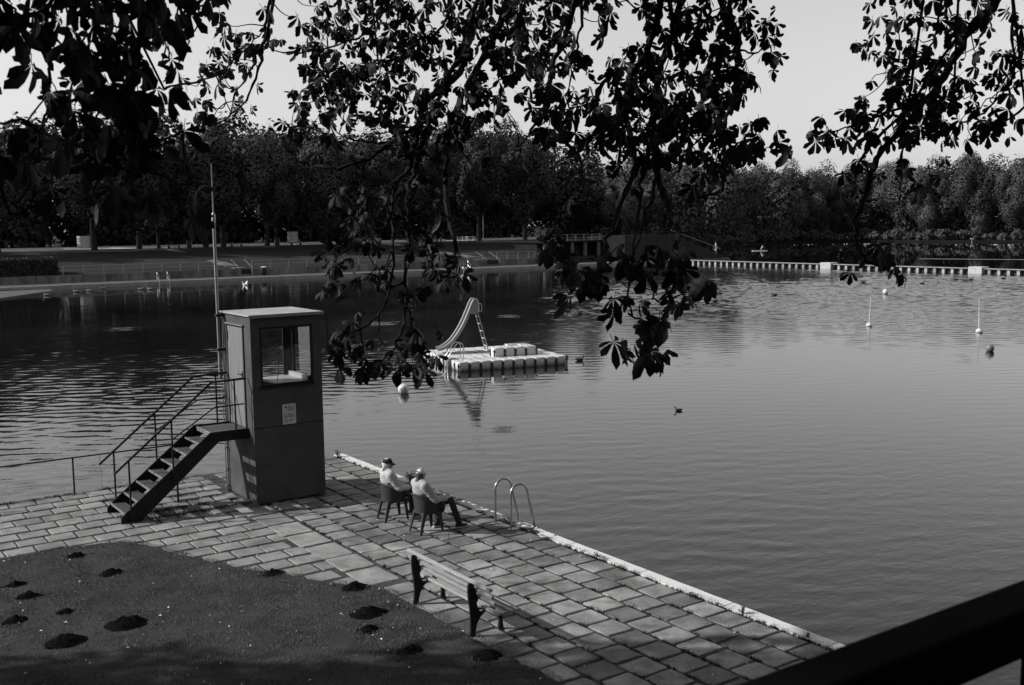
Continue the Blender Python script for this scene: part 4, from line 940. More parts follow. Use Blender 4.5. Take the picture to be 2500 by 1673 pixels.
def leaf_cloud(P, size, nrm=None, jit=.7, seed=0):
    q = np.random.RandomState(seed); n = len(P)
    N = q.normal(0, 1, (n, 3)) if nrm is None else nrm+q.normal(0, jit, (n, 3)); N /= np.linalg.norm(N, axis=1, keepdims=True)+1e-9
    A = np.cross(N, q.normal(0, 1, (n, 3))); A /= np.linalg.norm(A, axis=1, keepdims=True)+1e-9; B = np.cross(N, A)
    s_ = size*q.uniform(.55, 1.35, (n, 1)); k = q.uniform(.5, .9, (n, 1))
    V = np.stack([P-A*s_, P-B*s_*k, P+A*s_, P+B*s_*k*.9], 1); return V.reshape(-1, 3)
def crown_pts(seed, n, rx, rz, zc, lobes=34, lr=.30):
    q = np.random.RandomState(seed); C_ = []
    while len(C_) < lobes:
        p = q.uniform(-1, 1, 3); l = np.linalg.norm(p)
        if .35 < l < 1: C_.append(p/l*(.45+.30*q.rand()) if q.rand() < .8 else p*.5)
    C_ = np.array(C_); rad = lr*q.uniform(.7, 1.25, lobes); ix = q.choice(lobes, n, p=rad**2/np.sum(rad**2))
    d = q.normal(0, 1, (n, 3)); d[:, 2] += .35; d /= np.linalg.norm(d, axis=1, keepdims=True)
    P = C_[ix]+d*(rad[ix]*q.uniform(.72, 1.08, n)**1)[:, None]
    P[:, 0] *= rx; P[:, 1] *= rx; P[:, 2] = P[:, 2]*rz+zc
    return P, d
def soft_normals(me, d):
    """leaves of a far crown shade with the swell of the clump they sit on"""
    me.polygons.foreach_set('use_smooth', np.ones(len(me.polygons), bool)); me.normals_split_custom_set_from_vertices(np.repeat(d, 4, 0).astype(np.float32)); return me
def hedge(label, xa, xb, ya, yb, za, zb, n, seed):
    t = thing('hedge', label, 'hedge', (0, 0, 0)); q = np.random.RandomState(seed); P = q.uniform(0, 1, (n, 3)); f = q.randint(0, 3, n); e = q.randint(0, 2, n)
    for a in range(3): P[f == a, a] = e[f == a]*.94+.03
    W = np.array([[xa, ya, za]])+P*np.array([[xb-xa, yb-ya, zb-za]]); W += q.normal(0, .10, W.shape)
    link('foliage', poly_mesh('foliage', leaf_cloud(W, .13, seed=seed), 4, 'hedge_leaf'), t)
    MB().box(xa+.15, xb-.15, ya+.15, yb-.15, za-.2, zb-.15).build('stems', 'bark', t)
hedge('clipped dark hedge at the left end of the far wall', 17.5, 27.2, 129.5, 133.5, .8, 2.75, 9000, 2)

# trees on the far lawn and in the wood
def tree_proto(seed, R_, H, zb, n, leaf, m_, lean=0):
    P, d = crown_pts(seed, n, R_, (H-zb)/2*1.02, (H+zb)/2); cm = soft_normals(poly_mesh('crown', leaf_cloud(P, leaf, d, .22, seed), 4, m_), d)
    q = random.Random(seed); b = MB(); r0 = .42*H/20
    b.tube([(0, 0, -1.2), (0, 0, .3), (.05, .05, zb*.6), (.1, -.05, zb), (.0, .1, H*.62), (.1, .1, H*.85)], [r0*1.5, r0*1.12, r0, r0*.85, r0*.5, r0*.15], 10)
    for k in range(7):
        a = q.uniform(0, 6.28); z0 = zb*q.uniform(.85, 1.6); l = R_*q.uniform(.5, .8); b.tube([(0, 0, z0), (math.cos(a)*l*.5, math.sin(a)*l*.5, z0+l*.45), (math.cos(a)*l, math.sin(a)*l, z0+l*.75)], [r0*.4, r0*.25, r0*.08], 6)
    return cm, b.mesh('trunk', 'bark', True)
LIME = [tree_proto(100+i, 6.6, 20.0, 3.2, 13000, .24, 'far_leaf') for i in range(4)]
OAK = [tree_proto(200+i, 7.2, 21.0, .6, 17000, .22, 'wood_leaf') for i in range(4)]
def tree(name, label, proto, x, y, z, s_, sz, group):
    t = thing(name, label, 'tree', (x, y, z), rnd.uniform(0, 6.28), group); t.scale = (s_, s_, sz)
    link('crown', proto[0], t); link('trunk', proto[1], t); return t
row = [14.0, 26.0, 38.8, 45.2, 54.9, 58.0, 64.9, 74.8, 84.8, 94.5, 105.2, 114.6]
for i, x in enumerate(row):
    tree('park_tree', 'broad dark park tree on the far lawn, %s from the left in its row' % ORD[i], LIME[i % 4], x, 160.8+rnd.uniform(-.6, .6), 2.9, .98*rnd.uniform(.92, 1.08), rnd.uniform(.92, 1.05), 'park trees along the far path')
for i, x in enumerate((48.4, 67.2)):
    tree('young_tree', 'smaller park tree squeezed between the broad ones, %s of two from the left' % ORD[i], LIME[i+1], x, 162.5, 2.95, .62, .72, 'park trees along the far path')
def wood(name, spots, seed, n, leaf, m_, R_, H, zb):
    Vs = []; Ds = []
    for i, (x, y, z, s_) in enumerate(spots):
        P, d = crown_pts(seed+i*3, n, R_*s_, (H*s_-zb)/2, (H*s_+zb)/2, 18, .40); P += np.array([[x, y, z]]); Vs.append(leaf_cloud(P, leaf, d, .22, seed+i)); Ds.append(d)
    return link(name, soft_normals(poly_mesh(name, np.concatenate(Vs), 4, m_), np.concatenate(Ds)), None, 'stuff')
sp = []
for r_, yy in enumerate((181, 192, 204)):
    for x in np.arange(-10, 150 - r_*4, 8.5): sp.append((x+rnd.uniform(-2, 2)+r_*3, yy+rnd.uniform(-3, 3), 2.5, rnd.uniform(.95, 1.12)))
wood('park_wood', sp, 300, 2600, .44, 'far_leaf', 7.0, 22.5, -1.0)
sp = [(x+rnd.uniform(-1, 1), 174+rnd.uniform(-1.5, 5), 2.6, rnd.uniform(.8, 1.5)) for x in np.arange(-15, 126, 2.1) if not (71 < x < 75 or 37 < x < 41 or 90 < x < 96 or 99 < x < 107)]
sp = [(x, y+3.5, z, s_) for x, y, z, s_ in sp]+[(x+1, y+8, z, s_*1.5) for x, y, z, s_ in sp]
wood('shrub_belt', sp, 600, 520, .40, 'far_leaf', 2.5, 4.6, -.4)
# big tree group at the right end of the park and the wood across the outer lake
for i, (x, y, s_) in enumerate(((117, 172, 1.12), (123, 178, 1.2), (111, 176, 1.22))):
    tree('park_tree', 'tall domed tree at the right end of the park, %s from the left' % ORD[(1, 2, 0)[i]], LIME[i], x, y, 2.6, s_, s_*1.02, 'domed trees at the park end')
front = [(137,158),(146,171),(158,182),(171,190),(184,191),(194,193),(204,196),(214,199),(224,202),(234,204.5),(244,205),(253,203),(260,196),(261,185),(259,174),(262,163),(266,153),(270,143),(275,132)]
for i, (x, y) in enumerate(front):
    s_ = rnd.uniform(.86, 1.08)*(0.72 if i < 3 else 1.0)*(1.1 if i in (12, 13, 15) else 1)
    tree('wood_tree', 'leafy tree on the shore of the far wood, %s from the left' % ORD[i], OAK[i % 4], x, y, .0, s_, s_*rnd.uniform(.94, 1.06), 'shore trees of the far wood')
sp = []
for k_, (a, b_) in enumerate(zip(front[:-1], front[1:])):
    for r_ in (6, 13, 21, 30):
        dx, dy = b_[0]-a[0], b_[1]-a[1]; l = math.hypot(dx, dy); nx, ny = -dy/l, dx/l
        if nx*0.57+ny*.82 < 0: nx, ny = -nx, -ny
        sp.append((a[0]+nx*r_+rnd.uniform(-2, 2), a[1]+ny*r_+rnd.uniform(-2, 2), .2, rnd.uniform(.92, 1.1)*(.8 if k_ < 3 else 1)))
sp += [(x, y, .2, .95) for x, y in ((246, 213), (252, 210), (258, 207), (263, 203), (250, 219), (258, 216), (267, 196), (238, 212), (230, 211), (266, 188))]
wood('far_wood', sp, 700, 2500, .36, 'wood_leaf', 7.0, 22.0, -.5)
sp = []
for a, b_ in zip(front[:-1], front[1:]):
    for t_ in (.25, .75):
        for k_ in (1.02, 1.05): sp.append(((a[0]+(b_[0]-a[0])*t_)*k_, (a[1]+(b_[1]-a[1])*t_)*k_, 0, rnd.uniform(.7, 1.2)))
wood('wood_understorey', sp, 1500, 800, .34, 'wood_leaf', 4.6, 7.5, -.6)
sp = []
for (a, b_) in zip(front[3:-1], front[4:]):
    for t_ in (0, .35, .7):
        x, y = a[0]+(b_[0]-a[0])*t_, a[1]+(b_[1]-a[1])*t_; sp.append((x*.985, y*.985-.5, .0, rnd.uniform(.6, 1.3)))
wood('shore_scrub', sp, 900, 420, .34, 'wood_leaf', 2.6, 3.2, -.2)
# unseen trees added beyond the frame and behind the terrace to block sky light
sp = [(x+rnd.uniform(-2, 2), y+rnd.uniform(-2, 2), 0, rnd.uniform(.9, 1.2)) for (x, y) in ((-34,-20),(-26,-24),(-18,-22),(-10,-24),(-2,-22),(6,-24),(-30,-8),(-36,4),(2,-14),(-8,-14),(-18,-12),(-26,-14),(9,-12),(-15,2),(-20,9),(-14,-5),(-24,0),(-28,10),(4,-9),(-4,-8),(9,-30),(0,-32),(-40,-6),(-12,-32),(-24,-34))]
sp += [(x, y, 0, rnd.uniform(.9, 1.15)) for x, y in ((17, -17), (24, -20), (31, -24), (39, -27), (48, -31), (20, -28), (28, -33), (37, -38), (58, -34), (68, -36))]
struct(MB().box(12.2, 300, -200, -12, -3, .05).build('added_right_shore', 'forest_floor'))  # unseen land added to carry the sky-blocking trees at right
wood('sky_block_wood', sp, 1100, 1300, .70, 'far_leaf', 7.5, 27.0, .0)

# far bank furniture
def slat_bench(label, x):
    t = thing('park_bench', label, 'bench', (x, 159.0, 2.93), 0, 'benches under the far trees')
    for k in range(3): MB().box(-1.05, 1.05, -.25+k*.17, -.11+k*.17, .45, .50).build('slat', 'dark_wood', t)
    for xx in (-.75, .75): MB().box(xx-.09, xx+.09, -.22, .22, -.1, .449).build('leg', 'cast_iron', t)
slat_bench('dark backless bench under the far trees left of the mast', 49.6); slat_bench('dark backless bench under the far trees right of the mast', 59.2); slat_bench('dark backless bench in front of the right white changing cabin', 69.0)
def bin_(label, x, y, z, h, w, lid):
    t = thing('litter_bin', label, 'bin', (x, y, z), 0)
    MB().lathe([(w*.85, 0), (w, .1), (w, h*.9), (w*.8, h)], 14).build('drum', 'cast_iron', t, True); MB().lathe([(w*1.05, h*.98), (w*1.05, h*1.04), (w*.2, h*1.1)], 14).build('lid', lid, t, True)
    for xx in (-1, 1): MB().box(xx*w*1.12-.04, xx*w*1.12+.04, -.04, .04, -.2, h*1.2).build('post', 'far_concrete', t)
bin_('dark litter bin between two posts under the far trees', 51.8, 158.8, 2.9, 1.1, .30, 'cast_iron'); bin_('dark litter bin with white lid on the far promenade', 50.6, 126.9, 0.0, 1.0, .34, 'wall_white'); bin_('dark litter bin leaning against a far trunk', 66.0, 159.5, 2.9, 1.1, .36, 'cast_iron')
def changing(label, x, y, r, h):
    t = thing('changing_cabin', label, 'cabin', (x, y, 3.03), 0, 'round changing cabins'); n = 26; V = []; F = []
    for i in range(n+1):
        a = R(110+330*i/n); rr_ = r*(1.0-.12*i/n)
        for rad in (rr_, rr_-.05):
            for z in (.12, h): V.append((rad*math.cos(a), rad*math.sin(a), z))
    for i in range(n): F += [(4*i, 4*i+4, 4*i+5, 4*i+1), (4*i+2, 4*i+3, 4*i+7, 4*i+6), (4*i+1, 4*i+5, 4*i+7, 4*i+3), (4*i, 4*i+2, 4*i+6, 4*i+4)]
    F += [(0, 1, 3, 2), (4*n, 4*n+2, 4*n+3, 4*n+1)]
    MB().add(V, F).build('screen', 'tank_white', t, True)
    for k in range(4): MB().lathe([(r+.012, .35+k*.4), (r+.03, .37+k*.4), (r+.012, .39+k*.4)], 24).build('hoop', 'steel_grey', t, True)
    for a in (110, 230, 350): MB().tube([(r*.97*math.cos(R(a)), r*.97*math.sin(R(a)), -.3), (r*.97*math.cos(R(a)), r*.97*math.sin(R(a)), h)], .04, 6).build('post', 'steel_grey', t)
changing('round white changing cabin behind the far trees at left', 39.2, 169.0, .98, 1.95); changing('round white changing cabin behind the far bench', 73.4, 170.5, .92, 2.1)
def house(label, x, y, z, w, h, m_='wall_white', rw=True):
    t = thing('park_house', label, 'house', (x, y, z), -TH*.3)
    MB().box(-w/2, w/2, 0, 4, -.5, h).build('wall', m_, t); MB().prism([(-w/2-.3, h), (w/2+.3, h), (0, h+w*.3)], lambda a, b: (a, -.3, b), lambda a, b: (a, 4.3, b)).build('roof', 'dark_wood', t)
    MB().box(-w*.12, w*.14, -.03, .02, 0, h*.78).build('door', 'dark_glass', t)
    for xx in (-w*.36, w*.26): f_ = MB().box(xx, xx+w*.14, -.03, .02, h*.42, h*.75).build('window', 'dark_glass', t); MB().box(xx-.05, xx+w*.14+.05, -.06, -.031, h*.39, h*.42).build('sill', 'far_concrete', f_)
house('small white house glimpsed between far trunks above the slide', 131.0, 192, 3.0, 3.0, 2.8); house('white house corner glimpsed between far trunks right of the changing cabin', 92.0, 195, 3.0, 5.0, 3.4); house('low white shed glimpsed behind the hanging leaves', 107, 190, 3.0, 4.0, 2.2)
def table(label, x, y):
    t = thing('picnic_table', label, 'table', (x, y, 3.0), 0, 'white tables in the park')
    MB().box(-.9, .9, -.4, .4, .70, .75).build('table_top', 'wall_white', t)
    for xx in (-.75, .75):
        for yy in (-.3, .3): MB().box(xx-.03, xx+.03, yy-.03, yy+.03, -.1, .699).build('leg', 'wall_white', t)
table('white park table behind the hanging branch, left of two', 102.2, 163.0); table('white park table beside the slim pole, right of two', 104.6, 163.2)
tag(MB().tube([(106.9, 162.5, 2.9), (106.9, 162.5, 8.2)], .07, 8).build('lamp_post', 'galvanised'), 'slim grey pole standing between two far trunks', 'pole')

# pavilion terrace and stepped stand at the right end of the bank
pv = thing('pavilion', 'low dark pavilion with pillars and roof railing at the end of the bank', 'pavilion', (0, 131, 0))
MB().box(95.9, 107.4, 0.0, 6, .5, 3.0).build('wall', 'stand_concrete', pv); MB().box(95.6, 107.4, -1.6, 6.2, 3.0, 3.28).build('roof_slab', 'stand_concrete', pv)
for xx in (96.4, 99.0, 101.6, 104.2, 106.9): MB().box(xx-.2, xx+.2, -1.5, -1.1, .6, 2.99).build('pillar', 'far_concrete', pv)
for xx in (97.1, 102.3): MB().box(xx, xx+1.5, -.05, -.005, .9, 2.6).build('door', 'dark_glass', pv)
for z in (3.75, 4.2): MB().tube([(95.8, -1.4, z), (107.2, -1.4, z)], .03, 6).build('rail', 'steel_grey', pv)
for xx in np.linspace(95.9, 107.1, 8): MB().tube([(xx, -1.4, 3.27), (xx, -1.4, 4.2)], .03, 6).build('rail_post', 'steel_grey', pv)
sd = thing('stepped_stand', 'dark boarded spectator stand stepping down towards the boom', 'stand', (0, 124.2, 0))
prof = [(107.5, 3.9), (118.5, 3.9)]; xx, zz = 118.5, 3.9
for k in range(6): prof += [(xx, zz-.55), (xx+1.75, zz-.55)]; zz -= .55; xx += 1.75
for k in range(12):
    z = .10+k*.325; xe = max([p[0] for i, p in enumerate(prof) if p[1] >= z+.29] or [118.5]); MB().box(107.5, xe, 0, .08, z, z+.29).build('board', 'dark_wood', sd)
pf = [(107.5, -.3)]+[(a, b) for a, b in prof]+[(xx, -.3)]
MB().prism(pf[::-1], lambda a, b: (a, .09, b-.02), lambda a, b: (a, 9.0, b-.02)).build('steps', 'stand_concrete', sd)
MB().tube([(117.2, -.05, 4.6), (128.2, -.05, 1.5)], .04, 6).build('handrail', 'galvanised', sd)
for xx in (112.0, 116.0, 120.0, 124.0): MB().box(xx-.06, xx+.06, -.05, -.005, -.2, 3.85 if xx < 118 else 3.85-(xx-117.5)*.31).build('batten', 'dark_wood', sd)
ring = thing('life_ring', 'white life ring hanging on the boarded stand', 'life ring', (113.3, 124.05, 1.7))
MB().lathe([(.30+.075*math.cos(a), .075*math.sin(a)) for a in np.linspace(0, 2*math.pi, 9)], 20, (0, 0, 0), 'y').build('ring', 'buoy_white', ring, True)
for a in (45, 135, 225, 315): MB().box(-.05, .05, -.085, .02, -.09, .09).build('band', 'buoy_dark', ring).location = (.30*math.cos(R(a)), 0, .30*math.sin(R(a)))

def figure(label, x, y, z, rz, pose, jm, tm, h=1.72, hm='hair_dark'):
    t = thing('person', label, 'person', (x, y, z), rz); s_ = h/1.72
    b = MB()
    def L(pts, rs): limb(b, [Vector(p)*s_ for p in pts], [r*s_ for r in rs], 10)
    for k in ('spine', 'legR', 'legL', 'armR', 'armL'): L(*pose[k])
    hd = Vector(pose['head'])*s_; b.ell(hd, (.095*s_, .08*s_, .12*s_), 12, 8)
    for k in ('armR', 'armL'): w = pose[k][0][-1]; e = pose[k][0][-2]; hand(b, Vector(w)*s_, (Vector(w)-Vector(e)), 1)
    remeshed('body', b, .022*s_, 'skin', t, smooth_it=2)
    c = MB(); sp_, sr = pose['spine']; limb(c, [Vector(p)*s_ for p in sp_], [r*s_*1.12 for r in sr], 10)
    for k in ('armR', 'armL'): limb(c, [Vector(p)*s_ for p in pose[k][0][:2]], [r*s_*1.35 for r in pose[k][1][:2]], 8)
    remeshed('shirt', c, .03, jm, t, smooth_it=2); c = MB()
    for k in ('legR', 'legL'): limb(c, [Vector(p)*s_ for p in pose[k][0][:2]], [r*s_*1.2 for r in pose[k][1][:2]], 8)
    remeshed('shorts', c, .03, tm, t, smooth_it=2); MB().ell(hd+Vector((-.02, 0, .03))*s_, (.10*s_, .09*s_, .11*s_), 12, 8).build('hair', hm, t, True)
KNEEL = dict(spine=([(0, 0, .34), (.08, 0, .58), (.20, 0, .80)], [.14, .13, .15]), head=(.30, 0, 1.02), legR=([(0, -.1, .32), (.32, -.13, .12), (-.10, -.13, .07), (-.22, -.13, .06)], [.08, .06, .05, .04]), legL=([(0, .1, .32), (.32, .13, .12), (-.10, .13, .07), (-.22, .13, .06)], [.08, .06, .05, .04]),
    armR=([(.20, -.18, .80), (.38, -.26, .62), (.55, -.20, .50)], [.05, .04, .03]), armL=([(.20, .18, .80), (.40, .20, .66), (.58, -.05, .72)], [.05, .04, .03]))
STAND = dict(spine=([(0, 0, .92), (.02, 0, 1.15), (.10, 0, 1.38)], [.14, .13, .15]), head=(.16, 0, 1.62), legR=([(0, -.1, .9), (.06, -.11, .48), (-.02, -.11, .08), (.12, -.11, .04)], [.09, .06, .045, .035]), legL=([(0, .1, .9), (.22, .12, .52), (.12, .12, .08), (.26, .12, .04)], [.09, .06, .045, .035]),
    armR=([(.09, -.19, 1.36), (.22, -.26, 1.12), (.42, -.22, 1.06)], [.05, .04, .03]), armL=([(.09, .19, 1.36), (.25, .24, 1.14), (.44, .18, 1.08)], [.05, .04, .03]))
sb = thing('paddleboard', 'pale paddleboard lying on the dark outer lake', 'paddleboard', (170.0, 153.5, WATER), A0)
pb = [(-1.65, -.15), (-1.4, -.32), (-.6, -.38), (.5, -.38), (1.2, -.28), (1.65, 0), (1.2, .28), (.5, .38), (-.6, .38), (-1.4, .32), (-1.65, .15)]
soft(MB().prism(pb, lambda a, b: (a, b, -.05), lambda a, b: (a, b, .10+.05*max(0, a-1))).build('board', 'buoy_white', sb), .03); MB().box(-.8, .8, -.28, .28, .101, .112).build('deck_pad', 'slide_plastic', sb)
MB().add([(-1.3, -.01, -.3), (-1.1, -.01, -.05), (-1.4, -.01, -.05), (-1.3, .01, -.3), (-1.1, .01, -.05), (-1.4, .01, -.05)], [(0, 1, 2), (5, 4, 3), (0, 3, 4, 1), (1, 4, 5, 2), (2, 5, 3, 0)]).build('fin', 'buoy_dark', sb)
figure('person in pale shirt kneeling on the far paddleboard', 170.25, 153.3, WATER+.10, A0, KNEEL, 'jacket_pale', 'trousers')
pd = thing('paddle', 'thin paddle held by the kneeling person on the paddleboard', 'paddle', (170.25, 153.3, WATER+.1), A0)
MB().tube([(.50, -.22, .45), (.66, .0, .80), (.30, -.5, .0)][0:1]+[(.60, -.08, .72)], .018, 6).tube([(.50, -.22, .45), (.36, -.42, .12)], .018, 6).build('shaft', 'black_steel', pd); MB().box(.30, .36, -.52, -.40, -.22, .14).build('blade', 'buoy_white', pd)
figure('person in pale shirt leaning forward at the lake end of the spectator stand', 128.3, 125.2, .62, A0+R(170), STAND, 'jacket_grey', 'jacket_pale', 1.78, 'hair_white')

# floating boom
bo = thing('floating_boom', 'long low floating boom on white floats across the lake', 'boom', (113.5, 0, 0))
y = 121.0; k = 0; fm = MB().box(-.24, .24, -.17, .17, WATER-.2, .10).mesh('float', 'boom_float'); dm = MB().box(-.5, .5, -2.26, 2.26, .16, .24).mesh('deck_board', 'boom_board'); bm_ = MB().box(.05, .3, -.40, .40, WATER, .155).mesh('cross_beam', 'pin')
while y > 40:
    if not (abs(y-90.6) < .9 or abs(y-69.6) < .9): o = link('float', fm, bo); o.location = (-.12, y, 0)
    o = link('cross_beam', bm_, bo); o.location = (0, y-.575, 0); y -= 1.15
y = 119.0
while y > 40: o = link('deck_board', dm, bo); o.location = (0, y, 0); y -= 4.6
for yy in (90.6, 69.6): soft(MB().box(-.75, .75, yy-.85, yy+.85, WATER-.2, .42).build('pontoon', 'tank_white', bo), .05)
tag(MB().tube([(149+.2*i, 101.5-.56*i*1.0, WATER+.008) for i in range(0, 30, 3)], .03, 6).build('light_streak_strip', 'steel_grey'), 'thin pale strip made for a light streak on the dark outer lake at right', 'streak')  # pale strip modelled in place of a light streak on the water
ws = thing('caravan', 'white caravan parked behind a trunk on the far shore', 'caravan', (229.5, 204.5, .15), A0)
soft(MB().box(-1.8, 1.8, -1, 1, .45, 2.3).build('body', 'wall_white', ws), .15); MB().box(-.2, 1.5, -1.02, -.99, 1.25, 1.9).build('window', 'dark_glass', ws); MB().box(-1.3, -.7, -1.02, -.99, .5, 2.05).build('door', 'tank_white', ws)
for xx in (-.5, .5): MB().lathe([(.1, -.1), (.32, -.1), (.32, .1), (.1, .1)], 14, (xx, -.9, .32), 'y').build('wheel', 'cast_iron', ws, True)
mk = thing('shore_marker', 'small white marker post at the edge of the far right shore', 'post', (254.2, 158.0, -.35))
MB().tube([(0, 0, -.5), (0, 0, .8)], .07, 8).build('post', 'tank_white', mk); MB().beam((-.3, .2, .95), (.3, -.2, .95), .15, .3).build('board', 'wall_white', mk)

# ------------------------------------------------------------------ terrace the picture is taken from, with its handrail
struct(MB().box(-6, 8, -6, 1.12, 4.15, 4.38).build('terrace', 'rail_wood'))
tr_ = thing('terrace_railing', 'black wooden terrace handrail cutting across the bottom right corner', 'railing', (0, 0, 0))
soft(MB().box(-5.9, 7.9, .85, .93, 5.32, 5.40).build('handrail', 'rail_wood', tr_), .006)
xx = 1.67
for k in range(-4, 4): soft(MB().box(xx+k*1.45, xx+k*1.45+.10, .855, .925, 4.38, 5.319).build('post', 'rail_wood', tr_), .005)
for z in (4.5, 4.62): pass
MB().box(-5.9, 7.9, .865, .915, 4.46, 4.56).build('bottom_rail', 'rail_wood', tr_)
for xx in (-5.5, -1, 3.5, 7.5):
    MB().box(xx, xx+.25, .6, .85, -.05, 4.15).build('terrace_post', 'rail_wood', None, kind='structure')
